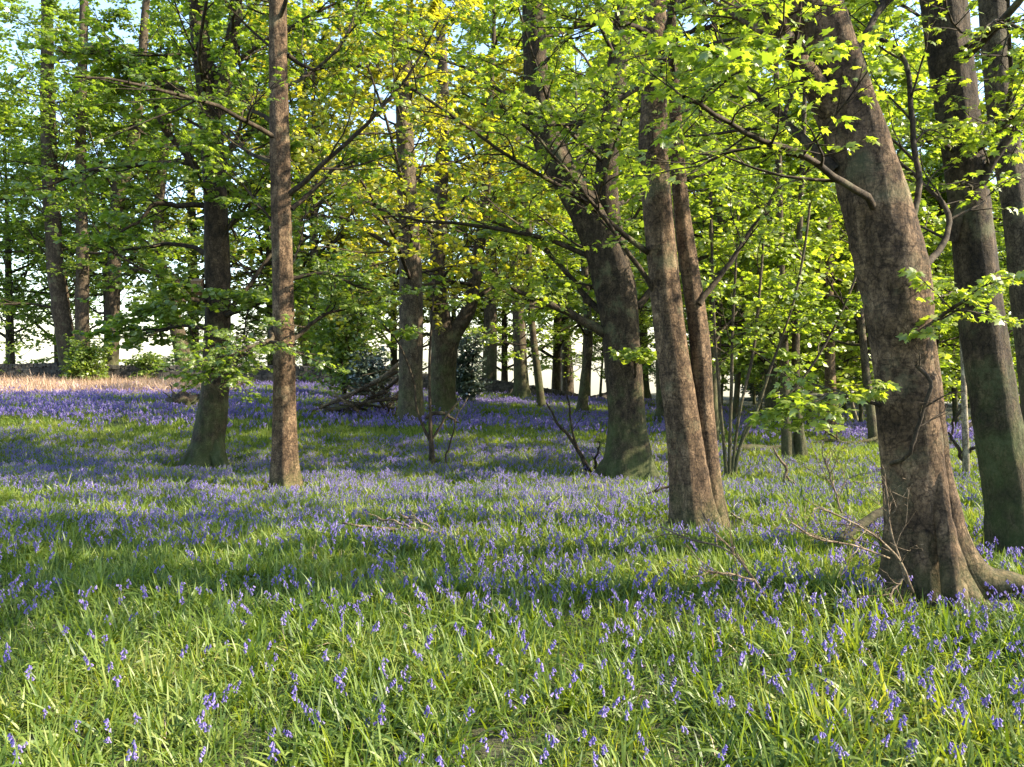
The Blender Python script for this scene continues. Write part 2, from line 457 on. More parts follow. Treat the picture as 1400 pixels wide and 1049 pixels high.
def stone_mat():
    m, t, out = new_mat("dry_stone")
    geo = nd(t, "ShaderNodeNewGeometry")
    n1 = nd(t, "ShaderNodeTexNoise", Scale=5.0, Detail=6.0, Roughness=0.7); t.links.new(geo.outputs["Position"], n1.inputs["Vector"])
    oi = nd(t, "ShaderNodeObjectInfo")
    ad = nd(t, "ShaderNodeMath", operation='MULTIPLY_ADD'); ad.inputs[1].default_value = 0.35
    t.links.new(geo.outputs["Random Per Island"], ad.inputs[0]); t.links.new(n1.outputs["Fac"], ad.inputs[2])
    col = ramp(t, ad.outputs[0], [(0.35, (0.014, 0.012, 0.010)), (0.65, (0.045, 0.040, 0.032)), (0.95, (0.11, 0.10, 0.08))])
    p = nd(t, "ShaderNodeBsdfPrincipled"); p.inputs["Roughness"].default_value = 0.92
    t.links.new(col, p.inputs["Base Color"])
    b = nd(t, "ShaderNodeBump"); b.inputs["Distance"].default_value = 0.03; t.links.new(n1.outputs["Fac"], b.inputs["Height"]); t.links.new(b.outputs[0], p.inputs["Normal"])
    t.links.new(p.outputs[0], out.inputs[0])
    return m

# ------------------------------------------------------------------ ground
def axis(lo, hi, step, far, k):
    core = np.arange(lo, hi + 1e-6, step)
    a = hi + np.geomspace(step, far, k)
    b = lo - np.geomspace(step, far, k)
    return np.concatenate([b[::-1], core, a])
gx = axis(-36, 36, 0.45, 700, 22)
gy = axis(-8, 66, 0.45, 700, 22)
GX, GY = np.meshgrid(gx, gy)
A = Acc()
V = np.stack([GX, GY, ground_z(GX, GY)], -1).reshape(-1, 3)
nx, ny = len(gx), len(gy)
i = (np.arange(ny - 1)[:, None] * nx + np.arange(nx - 1)[None])
A.add(V, np.stack([i, i + 1, i + nx + 1, i + nx], -1).reshape(-1, 4))
ground = A.build("ground", soil_mat())
tag(ground, "rough woodland floor rising to a low ridge under the trees", "ground", kind="structure")

# ------------------------------------------------------------------ trees
def stem_world(path, Y, H=None, gz=None, npts=60, dY=0.0):
    """photo pixels (x, y, width) at depth Y -> smooth centre line and radii, carried on above the frame to height H"""
    pts, rad = [], []
    m = len(path)
    for k, (px, py, wpx) in enumerate(path):
        yy = Y + dY * k / max(m - 1, 1)
        pts.append(at(px, py, yy)); rad.append(0.465 * wpx / FPX * yy)
    pts = np.array(pts); rad = np.array(rad)
    if H is not None:
        top = pts[-1]; need = gz + H - top[2]
        if need > 0.5:
            d = unit(pts[-1] - pts[-2])
            ex = []; er = []
            k = 4
            for j in range(1, k + 1):
                d = unit(d + np.array([0, 0, 0.35]))
                top = top + d * (need / k)
                ex.append(top); er.append(max(rad[-1] * (1 - j / k) ** 0.8, 0.02))
            pts = np.vstack([pts, ex]); rad = np.concatenate([rad, er])
    Q = catmull(np.hstack([pts, rad[:, None]]), npts)
    return Q[:, :3], np.maximum(Q[:, 3], 0.012)

TREES = []
FEET = []
def make_tree(name, label, base, stems, H=12.0, bark=None, leaf=None, lod=1, seed=1, crown=(2.5, 14, 3.2), limbs=(), lf=6.0, size=0.11,
              group=None, cat="tree", flare=0.6, flute=0.05, rough=0.05, roots=(), Y=None, k2=9, k3=5, elev=1.1, out_lf=0.2, burls=(), outk=1.0, dYs=None, upper=True, limbname="branch"):
    """base: photo pixel where the stem meets the ground (or None with Y given); stems: pixel centre lines;
    crown: (lowest branch height, number of branches, branch length); limbs: branches read off the photo"""
    rng = np.random.default_rng(seed)
    bark = bark or BARK; leaf = leaf or LEAF_SPRING
    if Y is None: bx, Y = hit(*base)
    else: bx = at(base[0], base[1], Y)[0]
    gz = float(ground_z(bx, Y))
    org = np.array([bx, Y, gz])
    root = empty(name, org)
    FEET.append((bx, Y, 0.5 * stems[0][0][2] / FPX * Y))
    tag(root, label, cat, group)
    sides = {0: 44, 1: 22, 2: 9}[lod]; npts = {0: 170, 1: 80, 2: 26}[lod]
    ta = Acc(); stem_curves = []
    for si, path in enumerate(stems):
        path = list(path)
        P, R = stem_world(path, Y, H if upper else None, gz, npts, 0 if dYs is None else dYs[si])
        if si == 0 or path[0][1] > base[1] - 30:      # rooted stems go into the ground
            P[0] = P[0] + (P[0] - P[1]) * 0.0; P[0, 2] = min(P[0, 2], gz) - 0.25
            if P[1, 2] < P[0, 2] + 0.05: P[1, 2] = P[0, 2] + 0.1
            fl = flare
        else: fl = 0.0
        trunk_tube(ta, P, R, sides, seed + si, rough, fl, flute if si == 0 else flute * 0.6, 5, burls if si == 0 else ())
        stem_curves.append((P, R))
    for (path, d2) in roots:
        P, R = stem_world(path, Y, None, gz, 36, d2)
        for k in range(len(P)):
            g = float(ground_z(P[k, 0], P[k, 1])); P[k, 2] = max(P[k, 2], g - 0.3 * R[k]) if k < len(P) - 2 else g - R[k]
        trunk_tube(ta, P, R, 20, seed + 9, 0.17, 0, 0.08)
    ta.build("trunk", bark, root, org)
    ca = Acc()
    vis_top = lambda p: CAM_Z + 0.47 * p[..., 1] + 0.8
    kind = lod
    # auto branches
    h0, nb, bl = crown
    ba = Acc()
    for (P, R) in stem_curves:
        if nb <= 0: break
        hz = P[:, 2] - gz
        sel = hz > h0
        if sel.sum() < 4: continue
        idx = np.where(sel)[0]
        C = catmull(np.hstack([P[idx], R[idx, None]]), 24)
        share = max(3, int(nb / len(stem_curves)))
        B, BR = children(rng, C[None, :, :3], C[None, :, 3], share, 0.0, 0.97, elev, length=bl, n=9, wob=0.10, trop=0.045, rmul=0.55, rmin=0.010, lift=0.3, shrink=0.45)
        vis = B[:, 0, 2] < vis_top(B[:, 0])
        for grp, inn in ((vis, True), (~vis, False)):
            Pb, Rb = B[grp], BR[grp]
            if len(Pb) == 0: continue
            if not inn and rng.random() > 2: continue
            tubes(ba, Pb, Rb, 6 if lod == 0 else 5 if lod == 1 else 4)
            S, SR = children(rng, Pb, Rb, k2 if inn else max(4, int(k2 * 0.6 * outk)), 0.18, 1.0, 0.85, ratio=0.52, n=6, wob=0.13, trop=0.02, rmul=0.6, rmin=0.005 if lod < 2 else 0.009)
            if inn or lod < 2: tubes(ba, S, SR, 4 if lod == 0 else 3)
            Tw, TR = children(rng, S, SR, k3 if inn else max(2, int(k3 * 0.6 * outk)), 0.15, 1.0, 0.8, ratio=0.5, n=4, wob=0.12, trop=0.02, rmul=0.7, rmin=0.0028 if lod == 0 else 0.004)
            if inn and lod < 2: tubes(ba, Tw, TR, 3)
            if inn: leaves(ca, rng, Tw, lf, size, kind); leaves(ca, rng, S[:, -3:], lf * 0.5, size, kind)
            else: leaves(ca, rng, Tw, lf * out_lf, size * 1.5, 2)
    # branches that the photo shows
    for L in limbs:
        path = L["p"]; d2 = L.get("d", 0.0); k2l = L.get("k2", 10); lfl = L["lf"] * 1.8 if "lf" in L else lf
        P, R = stem_world(path, Y + L.get("y0", 0.0), None, gz, 16, d2)
        P = P + np.cumsum(rng.normal(0, 0.006, P.shape), 0) * (Y / 6)
        if L.get("y0", 0) < 0: P[0, 1] += 0.22; P[1, 1] += 0.07
        la = Acc()
        tubes(la, P, R, 8 if lod == 0 else 6)
        if k2l:
            S, SR = children(rng, P[None], R[None], k2l, L.get("t0", 0.25), 1.0, L.get("ang", 0.8), length=L.get("len", 1.0), n=7, wob=0.14, trop=L.get("trop", 0.03), rmul=0.55, rmin=0.004, lift=0.35, shrink=0.4)
            tubes(la, S, SR, 4)
            Tw, TR = children(rng, S, SR, L.get("k3", 6), 0.12, 1.0, 0.8, ratio=0.5, n=4, wob=0.12, trop=0.02, rmul=0.7, rmin=0.0025)
            tubes(la, Tw, TR, 3)
            leaves(ca, rng, Tw, lfl, size, kind); leaves(ca, rng, S[:, -4:], lfl * 0.5, size, kind)
            leaves(ca, rng, P[None, -4:], lfl, size, kind)
        la.build(limbname, TWIG if R[0] < 0.06 else bark, root, org)
    if ba.n: ba.build("branchwork", TWIG, root, org)
    if ca.n: ca.build("crown", leaf, root, org, smooth=False)
    TREES.append(root)
    return root

# --- the two leaning trees and the one behind, on the right of the glade
make_tree("sycamore_tree", "stout leaning brown trunk with sunlit ridge and a root spreading over the ground", (1283, 812),
    [[(1266, 815, 104), (1259, 770, 92), (1253, 700, 80), (1245, 600, 78), (1236, 500, 80), (1226, 400, 94), (1212, 330, 92), (1190, 240, 84), (1168, 170, 80), (1142, 100, 84), (1108, 20, 100), (1085, -60, 92)]],
    H=11, bark=BARK, lod=0, seed=11, crown=(3.6, 16, 2.6), lf=12, size=0.054, flare=0.55, flute=0.06, rough=0.07, k2=8, k3=5, out_lf=0.22,
    burls=((2.05, 1.0, 0.10, 0.05), (2.35, 4.4, 0.12, 0.045), (1.6, 2.2, 0.07, 0.03)),
    roots=[([(1250, 400, 34), (1262, 490, 42), (1274, 590, 42), (1287, 670, 42), (1303, 740, 46), (1326, 795, 52), (1345, 822, 30)], -0.05),
           ([(1262, 520, 14), (1276, 610, 20), (1287, 690, 22), (1296, 750, 26), (1303, 822, 26)], -0.34),
           ([(1300, 745, 56), (1325, 780, 54), (1352, 795, 44), (1385, 797, 32), (1430, 806, 20)], -0.15),
           ([(1290, 770, 46), (1306, 800, 30), (1316, 822, 16)], -0.35), ([(1268, 780, 50), (1240, 805, 34), (1215, 822, 14)], -0.25)],
    limbs=[dict(p=[(1217, 297, 12), (1175, 262, 11), (1134, 240, 10), (1094, 210, 9), (1044, 197, 8), (984, 163, 6), (934, 137, 4)], d=-0.9, y0=-0.16, k2=10, len=0.9, lf=4),
           dict(p=[(1142, 232, 14), (1087, 180, 13), (1067, 153, 12), (1014, 117, 10), (977, 93, 7), (925, 60, 4)], d=0.6, k2=11, len=1.0, lf=6),
           dict(p=[(1135, 150, 40), (1108, 105, 32), (1075, 62, 28), (1048, 15, 26), (1030, -40, 24), (1010, -130, 18)], d=-0.5, k2=12, len=1.1, lf=5),
           dict(p=[(1168, 70, 12), (1190, 30, 10), (1205, -5, 8), (1215, -60, 5)], d=0.3, k2=6, len=0.8),
           dict(p=[(1248, 310, 10), (1258, 255, 9), (1254, 187, 8), (1248, 97, 7), (1234, 73, 6), (1194, 40, 4)], d=0.4, k2=9, len=0.8, lf=3),
           dict(p=[(1268, 360, 11), (1298, 325, 9), (1300, 290, 8), (1270, 258, 6), (1220, 212, 4)], d=0.5, k2=7, len=0.7, lf=3),
           dict(p=[(1205, 560, 4), (1175, 550, 3.5), (1130, 540, 3), (1080, 548, 2)], d=-0.3, k2=8, len=0.42, lf=6, t0=0.2, trop=0.0),
           dict(p=[(1260, 470, 5), (1275, 440, 4), (1300, 420, 3), (1325, 400, 2)], d=-0.4, k2=5, len=0.4, lf=4),
           dict(p=[(1090, 40, 9), (1060, 60, 7), (1035, 75, 5), (1000, 70, 3)], d=-1.2, y0=-0.4, k2=8, len=0.6, lf=7),
           dict(p=[(1240, 640, 6), (1262, 560, 5), (1275, 520, 4), (1258, 495, 2)], d=-0.1, y0=-0.28, k2=5, len=0.3, lf=0, k3=3)])

make_tree("sycamore_tree", "shadowed leaning trunk with a mossy left flank beside the stout rooted tree", (1396, 757),
    [[(1396, 760, 80), (1386, 700, 68), (1372, 620, 66), (1355, 520, 62), (1340, 420, 60), (1330, 320, 56), (1318, 220, 54), (1303, 100, 58), (1290, 0, 62), (1280, -80, 60)]],
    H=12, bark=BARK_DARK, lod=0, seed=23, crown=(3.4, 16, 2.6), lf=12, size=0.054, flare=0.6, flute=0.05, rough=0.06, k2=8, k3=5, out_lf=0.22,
    limbs=[dict(p=[(1300, 330, 20), (1318, 285, 18), (1345, 250, 15), (1375, 200, 12), (1400, 160, 10), (1440, 110, 6)], d=-0.3, k2=9, len=0.8, lf=4),
           dict(p=[(1322, 420, 7), (1300, 400, 5), (1275, 405, 3)], d=-0.6, k2=5, len=0.4, lf=5),
           dict(p=[(1312, 210, 7), (1290, 195, 5), (1262, 190, 3)], d=-0.6, k2=6, len=0.5, lf=5),
           dict(p=[(1330, 60, 9), (1365, 40, 8), (1410, 60, 5)], d=-1.0, y0=-0.2, k2=8, len=0.7, lf=5),
           dict(p=[(1350, 200, 6), (1365, 180, 5), (1400, 150, 4)], d=-0.8, y0=-0.2, k2=6, len=0.6, lf=5)])

make_tree("sycamore_tree", "straight brown trunk partly hidden behind the mossy leaning trunk", (1440, 700),
    [[(1440, 702, 52), (1425, 600, 44), (1408, 450, 42), (1392, 300, 40), (1372, 180, 38), (1362, 80, 38), (1356, 0, 36), (1352, -60, 34)]],
    H=12, bark=BARK_GREY, lod=1, seed=31, crown=(3.5, 14, 2.6), lf=8, size=0.07, out_lf=0.22)

# --- the pair of stems in the middle right
make_tree("sycamore_tree", "twin brown stems with ringed bark growing from one foot", (953, 722),
    [[(954, 724, 62), (948, 680, 56), (938, 600, 50), (926, 520, 46), (914, 430, 44), (906, 350, 43), (899, 270, 42), (894, 200, 42), (895, 120, 36), (896, 40, 33), (896, -40, 30)],
     [(974, 705, 36), (968, 640, 30), (962, 560, 29), (957, 480, 29), (950, 420, 28), (941, 360, 27), (932, 290, 23), (926, 220, 20), (922, 130, 16), (918, 20, 13)]],
    H=11, bark=BARK, lod=0, seed=41, crown=(3.2, 18, 2.6), lf=12, size=0.054, flare=0.6, flute=0.05, rough=0.06, k2=8, k3=5, dYs=[0, 0.25],
    limbs=[dict(p=[(888, 345, 9), (850, 315, 8), (800, 270, 7), (740, 235, 6), (690, 205, 5), (630, 160, 4), (560, 110, 3)], d=-1.6, k2=12, len=0.9, lf=3),
           dict(p=[(895, 400, 8), (862, 345, 7), (835, 300, 6), (790, 240, 5), (740, 180, 4), (690, 140, 3)], d=-1.2, k2=11, len=0.8, lf=3),
           dict(p=[(890, 110, 9), (850, 140, 7), (800, 165, 5), (740, 170, 3)], d=-1.0, k2=10, len=0.8, lf=7),
           dict(p=[(905, 125, 10), (935, 133, 8), (962, 152, 7), (1000, 172, 5), (1040, 180, 3)], d=-0.8, k2=9, len=0.8, lf=5),
           dict(p=[(955, 415, 10), (985, 372, 8), (1015, 330, 6), (1045, 285, 4), (1070, 230, 3)], d=0.4, k2=9, len=0.8, lf=4),
           dict(p=[(900, 60, 10), (870, 30, 8), (830, 20, 6), (780, 30, 3)], d=-0.8, k2=10, len=0.9, lf=7),
           dict(p=[(905, 70, 9), (940, 45, 7), (985, 40, 5), (1020, 20, 3)], d=-0.5, k2=10, len=0.8, lf=7)])

# --- broad forked tree
make_tree("beech_tree", "broad dark trunk forking into two heavy limbs, sunlit on one side", (857, 655),
    [[(857, 658, 72), (858, 620, 60), (857, 560, 54), (853, 500, 54), (848, 440, 58), (838, 380, 60), (822, 330, 56), (800, 284, 50), (772, 240, 46), (752, 200, 42), (738, 150, 38), (732, 70, 34), (730, -20, 30)],
     [(846, 385, 46), (838, 330, 38), (830, 270, 34), (833, 200, 32), (840, 130, 30), (850, 40, 26), (858, -40, 22)]],
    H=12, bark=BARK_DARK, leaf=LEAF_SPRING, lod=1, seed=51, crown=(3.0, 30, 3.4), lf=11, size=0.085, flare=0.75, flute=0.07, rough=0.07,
    roots=[([(838, 632, 30), (822, 648, 22), (806, 660, 10)], -0.3), ([(872, 635, 30), (890, 652, 18), (905, 664, 8)], -0.3)],
    limbs=[dict(p=[(830, 458, 16), (800, 442, 13), (768, 422, 11), (735, 408, 9), (700, 396, 6), (670, 370, 4)], d=-0.6, k2=10, len=0.9, lf=4),
           dict(p=[(836, 440, 12), (800, 395, 10), (765, 350, 8), (720, 320, 6), (670, 300, 4)], d=0.8, k2=10, len=1.0, lf=5),
           dict(p=[(868, 520, 5), (862, 500, 4), (850, 490, 3)], d=-0.9, y0=-0.25, k2=5, len=0.35, lf=7),
           dict(p=[(870, 420, 12), (905, 380, 9), (960, 350, 6), (1010, 330, 4)], d=1.0, k2=9, len=1.0, lf=6)])

# --- slender straight tree and its neighbour on the left
make_tree("sycamore_tree", "slender straight trunk with smooth ringed bark and a mossy foot", (393, 672),
    [[(393, 675, 40), (390, 640, 36), (389, 560, 32), (388, 450, 30), (386, 330, 29), (383, 200, 28), (381, 90, 26), (380, 0, 25), (379, -60, 24)]],
    H=12, bark=BARK, leaf=LEAF_GREEN, lod=0, seed=61, crown=(3.0, 18, 2.8), lf=11, size=0.07, flare=0.7, flute=0.04, rough=0.05,
    limbs=[dict(p=[(373, 448, 9), (368, 462, 8), (352, 470, 7), (325, 478, 6), (300, 490, 4)], d=-0.9, k2=14, k3=8, len=1.15, lf=7),
           dict(p=[(371, 165, 7), (350, 152, 6), (330, 140, 5), (316, 112, 4), (300, 90, 3)], d=0.3, k2=8, len=0.7, lf=5),
           dict(p=[(398, 465, 8), (412, 455, 7), (440, 430, 5), (480, 420, 3)], d=0.4, k2=9, len=1.0, lf=8),
           dict(p=[(399, 285, 8), (430, 262, 6), (460, 235, 5), (500, 220, 3)], d=0.5, k2=9, len=0.9, lf=6),
           dict(p=[(394, 75, 7), (415, 85, 6), (440, 90, 4), (475, 80, 3)], d=0.5, k2=8, len=0.9, lf=5),
           dict(p=[(398, 380, 7), (430, 372, 5), (470, 380, 4), (520, 400, 2)], d=0.3, k2=9, len=0.9, lf=8)])

make_tree("beech_tree", "dark forked trunk with a swollen foot and long low boughs", (276, 640),
    [[(277, 643, 54), (282, 610, 46), (290, 560, 42), (295, 500, 38), (297, 420, 37), (296, 340, 36), (293, 260, 32), (289, 190, 32), (284, 130, 30), (277, 80, 26), (270, 20, 24), (266, -60, 22)],
     [(292, 170, 26), (303, 120, 22), (313, 80, 19), (320, 30, 17), (326, -30, 15)]],
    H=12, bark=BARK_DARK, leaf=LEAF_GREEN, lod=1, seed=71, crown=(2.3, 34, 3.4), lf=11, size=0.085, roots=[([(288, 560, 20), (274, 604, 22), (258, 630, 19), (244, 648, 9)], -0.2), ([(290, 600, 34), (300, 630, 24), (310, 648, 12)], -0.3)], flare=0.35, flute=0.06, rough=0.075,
    limbs=[dict(p=[(275, 138, 14), (252, 125, 13), (215, 108, 12), (180, 90, 11), (145, 67, 9), (110, 64, 7), (75, 72, 5)], d=-0.5, k2=13, len=1.1, lf=6),
           dict(p=[(270, 232, 11), (248, 205, 10), (228, 185, 9), (215, 163, 7), (205, 130, 5)], d=-0.4, k2=9, len=0.9, lf=6),
           dict(p=[(268, 225, 9), (240, 220, 8), (190, 221, 7), (140, 222, 6), (95, 232, 5), (55, 250, 3)], d=-0.7, k2=11, len=1.0, lf=5),
           dict(p=[(310, 210, 8), (330, 192, 7), (350, 180, 6), (366, 166, 4)], d=0.2, k2=6, len=0.7, lf=5),
           dict(p=[(313, 310, 8), (335, 295, 7), (360, 284, 6), (378, 275, 4)], d=-0.3, k2=6, len=0.7, lf=5),
           dict(p=[(285, 415, 8), (265, 410, 7), (235, 412, 5), (205, 430, 3)], d=-1.1, k2=11, k3=7, len=1.0, lf=9),
           dict(p=[(280, 450, 7), (255, 450, 6), (225, 452, 5), (190, 460, 3)], d=0.8, k2=14, k3=8, len=1.15, lf=8),
           dict(p=[(305, 435, 8), (325, 425, 7), (350, 415, 5), (385, 410, 3)], d=-1.3, k2=14, k3=8, len=1.15, lf=9),
           dict(p=[(283, 280, 9), (250, 282, 8), (215, 278, 7), (190, 300, 5), (150, 320, 3)], d=-0.6, k2=10, len=1.0, lf=6),
           dict(p=[(285, 350, 9), (255, 340, 7), (215, 340, 6), (160, 345, 4)], d=0.9, k2=8, len=0.9, lf=4, t0=0.4)])

# --- pair of trees beside the heap of brushwood
make_tree("beech_tree", "grey smooth pillar-like trunk standing beside the brushwood heap", (563, 583),
    [[(563, 586, 40), (563, 560, 36), (562, 520, 34), (562, 460, 35), (562, 400, 34), (560, 340, 32), (556, 250, 28), (552, 150, 24), (548, 50, 20)]],
    H=10.5, bark=BARK_GREY, leaf=LEAF_GOLD, lod=1, seed=81, crown=(3.6, 24, 4.4), lf=11, size=0.11, flare=0.35, k2=9, k3=5)
make_tree("oak_tree", "stout trunk with flaking sunlit bark that forks below its golden crown", (603, 566),
    [[(603, 569, 44), (604, 545, 38), (605, 510, 36), (607, 470, 38), (601, 430, 30), (598, 380, 24), (600, 330, 22), (604, 250, 20), (606, 120, 16), (600, 0, 12)],
     [(610, 480, 30), (622, 455, 24), (640, 425, 21), (648, 390, 19), (655, 340, 17), (662, 290, 15), (668, 200, 12), (672, 80, 9)]],
    H=10.5, bark=BARK_FAR, leaf=LEAF_GOLD, lod=1, seed=83, crown=(3.4, 28, 4.4), lf=11, size=0.11, flare=0.4, k2=9, k3=5,
    limbs=[dict(p=[(600, 430, 12), (580, 410, 10), (555, 395, 8), (530, 385, 5), (500, 350, 4)], d=-2.0, k2=10, len=1.6, lf=7),
           dict(p=[(640, 430, 10), (660, 400, 8), (690, 380, 6), (715, 350, 4)], d=1.0, k2=9, len=1.4, lf=6)])

# --- trees along the wall on the left
WALLTREES = [
    ("bowed grey trunk that bends at its foot against the stone wall", (100, 526), [[(100, 528, 30), (94, 490, 27), (86, 440, 26), (78, 380, 25), (72, 300, 22), (66, 150, 20), (64, 0, 16)]], (2.8, 18, 5), LEAF_GREEN, 101),
    ("upright dark trunk just beside the bowed trunk near the wall", (114, 527), [[(114, 529, 23), (113, 450, 20), (113, 350, 18), (110, 200, 15), (115, 0, 12)]], (4.5, 14, 4.5), LEAF_GREEN, 102),
    ("thick trunk near the wall that kinks sideways high up", (150, 527), [[(150, 529, 24), (153, 440, 21), (157, 350, 20), (162, 260, 21), (178, 210, 18), (190, 130, 14), (200, 0, 10)]], (4.5, 14, 4.5), LEAF_GREEN, 103),
    ("crooked dark trunk swaying like a letter S in front of the wall", (253, 528), [[(255, 530, 24), (248, 480, 23), (236, 430, 19), (222, 385, 16), (216, 320, 15), (222, 230, 13), (240, 100, 9)]], (3.8, 14, 4.2), LEAF_GREEN, 104),
    ("grey trunk by the wall between the slender ringed trunk and the brushwood", (427, 524), [[(428, 527, 24), (420, 480, 20), (412, 420, 18), (408, 300, 15), (415, 100, 10)]], (2.4, 18, 4.5), LEAF_GREEN, 105),
]
for lab, b, st, cr, lm, sd in WALLTREES:
    make_tree("ash_tree", lab, b, st, H=13, bark=BARK_FAR, leaf=lm, lod=2, seed=sd, crown=cr, lf=13, size=0.16, k2=10, k3=5, group="trees along the stone wall", rough=0.08)

# --- trees on the rise in the middle
RISE = [
    ("thick trunk on the crest with its foot against the wall end", (715, 545), [[(715, 547, 22), (711, 480, 19), (708, 400, 17), (706, 300, 15), (704, 150, 11)]], LEAF_SPRING, 111),
    ("narrow trunk leaning close beside the thick trunk on the crest", (741, 559), [[(741, 561, 13), (735, 510, 11), (729, 460, 10), (724, 390, 10), (722, 250, 8)]], LEAF_SPRING, 112),
    ("pale upright trunk on the crest behind the bent short trunk", (777, 548), [[(777, 550, 19), (775, 480, 16), (770, 400, 14), (765, 250, 11)]], LEAF_SPRING, 113),
    ("bent short trunk on the crest leaning over the bluebell bank", (795, 570), [[(795, 572, 16), (800, 520, 14), (805, 470, 13), (800, 380, 11), (792, 250, 8)]], LEAF_SPRING, 114),
    ("sunlit narrow trunk on the bank beside the broad forked tree", (905, 580), [[(906, 582, 16), (903, 500, 13), (900, 400, 11), (895, 250, 8)]], LEAF_SPRING, 115),
]
for lab, b, st, lm, sd in RISE:
    make_tree("ash_tree", lab, b, st, H=13, bark=BARK_FAR, leaf=lm, lod=2, seed=sd, crown=(2.4, 16, 3.8), lf=11, size=0.16, k2=9, k3=5, group="trees on the crest of the bank", rough=0.07)

# --- thicket on the right
make_tree("alder_tree", "mossy double stem rising behind the fallen dark log", (1084, 627),
    [[(1077, 630, 17), (1074, 560, 14), (1072, 480, 13), (1067, 350, 11), (1064, 200, 9), (1060, 50, 7)],
     [(1096, 628, 17), (1090, 560, 13), (1088, 480, 11), (1092, 350, 9), (1098, 200, 7)]],
    H=10, bark=BARK_GREY, leaf=LEAF_SPRING, lod=1, seed=121, crown=(1.5, 16, 2.2), lf=9, size=0.11, flare=0.5, k2=9, k3=5)
make_tree("hazel_bush", "clump of thin pale hazel stems fanning out beside the twin brown stems", (998, 655),
    [[(1000, 657, 5), (1006, 600, 4.5), (1014, 550, 4), (1030, 480, 4.5), (1040, 380, 4)],
     [(1003, 657, 6), (1012, 610, 5), (1032, 568, 5), (1055, 500, 4), (1080, 430, 3)],
     [(994, 655, 6), (988, 590, 5), (982, 520, 4.5), (976, 430, 4), (972, 300, 4)],
     [(997, 656, 6), (998, 600, 5), (1000, 530, 5), (1002, 440, 4), (1008, 330, 3)],
     [(1001, 656, 5), (1020, 585, 4), (1040, 575, 3), (1060, 560, 2)]],
    H=4.6, bark=BARK_GREY, leaf=LEAF_SPRING, lod=1, seed=122, crown=(1.5, 20, 1.5), lf=8, size=0.07, flare=0.2, flute=0.0, k2=7, k3=4, cat="bush", upper=True)
make_tree("dead_tree", "thin bleached dead trunk with stubby broken boughs between the leaning trees", (1321, 655),
    [[(1321, 657, 10), (1320, 600, 9), (1318, 540, 8), (1316, 480, 7), (1312, 380, 6), (1310, 300, 4)]],
    bark=BARK_PALE, lod=1, seed=123, crown=(9, 0, 1), lf=0, flare=0.2, flute=0.0, upper=False,
    limbs=[dict(p=[(1320, 590, 6), (1335, 575, 5), (1345, 560, 4), (1343, 540, 2)], d=0.2, k2=4, len=0.3, lf=0, k3=3),
           dict(p=[(1321, 620, 6), (1340, 605, 5), (1350, 588, 4), (1362, 580, 2)], d=-0.2, k2=4, len=0.35, lf=0, k3=3),
           dict(p=[(1319, 560, 5), (1305, 570, 4), (1296, 590, 3), (1292, 610, 2)], d=0.1, k2=4, len=0.3, lf=0, k3=3),
           dict(p=[(1320, 640, 6), (1304, 610, 5), (1290, 590, 3)], d=0.2, k2=4, len=0.3, lf=0, k3=3)])
THICKET = [
    ("reddish straight trunk in front of the dark hedge beyond the fallen branch", (1135, 600), [[(1135, 602, 18), (1135, 540, 16), (1133, 400, 13), (1130, 250, 10)]], BARK, 131),
    ("thin dark trunk close behind the mossy double stem", (1108, 592), [[(1108, 594, 10), (1106, 500, 9), (1100, 380, 7), (1098, 250, 6)]], BARK_FAR, 132),
    ("thin white birch stem leaning in front of the dark hedge", (1172, 578), [[(1173, 580, 6), (1167, 560, 5), (1161, 530, 5), (1150, 420, 4)]], BARK_PALE, 133),
    ("split leaning trunk just beyond the end of the fallen branch", (1196, 612), [[(1196, 614, 14), (1191, 570, 13), (1183, 500, 11), (1172, 380, 9), (1165, 250, 7)]], BARK_GREY, 134),
    ("straight thin trunk between the twin stems and the hazel clump", (978, 610), [[(978, 612, 11), (976, 540, 10), (974, 440, 8), (972, 300, 6)]], BARK_FAR, 135),
    ("slim upright trunk behind the fallen dark log", (1052, 585), [[(1052, 587, 13), (1050, 500, 11), (1046, 380, 9), (1040, 230, 7)]], BARK_FAR, 136),
]
for lab, b, st, bk, sd in THICKET:
    make_tree("young_tree", lab, b, st, H=8.5, bark=bk, leaf=LEAF_SPRING, lod=2, seed=sd, crown=(1.6, 15, 3.2), lf=10, size=0.14, k2=9, k3=5, group="young trees in the thicket", rough=0.06)

def copy_tree(src, loc, rz, sc_, leafm, label, group):
    """a tree and each of its parts, sharing mesh data; the leaf colour is set on the copy's own slot"""
    r = src.copy(); COL.objects.link(r)
    r.location = loc; r.rotation_euler = (0, 0, rz); r.scale = (sc_, sc_, sc_)
    r["label"] = label; r["group"] = group
    for ch in src.children:
        c = ch.copy(); COL.objects.link(c); c.parent = r
        if ch.name.startswith("crown"):
            c.material_slots[0].link = 'OBJECT'; c.material_slots[0].material = leafm
    return r
LEAFNAME = {LEAF_GREEN.name: "deep green", LEAF_SPRING.name: "fresh lime", LEAF_GOLD.name: "golden green"}
def proto(name, seed, H, wd, crown, lf, size, k2, k3):
    lean = np.random.default_rng(seed).normal(0, 16)
    Yp = 50.0; px = 700; zb = float(ground_z(0, Yp)); py = CY - FPX * math.tan(math.atan2(zb - CAM_Z, Yp) + PITCH)
    wp_ = wd * FPX / Yp
    return make_tree(name, "x", (px, py), [[(px, py + 2, wp_), (px + lean * 0.3, py - 50, wp_ * 0.88), (px + lean * 0.6, py - 110, wp_ * 0.74), (px + lean, py - 190, wp_ * 0.55)]],
        H=H, Y=Yp, bark=BARK_FAR, leaf=LEAF_SPRING, lod=2, seed=seed, crown=crown, lf=lf, size=size, k2=k2, k3=k3, rough=0.07)
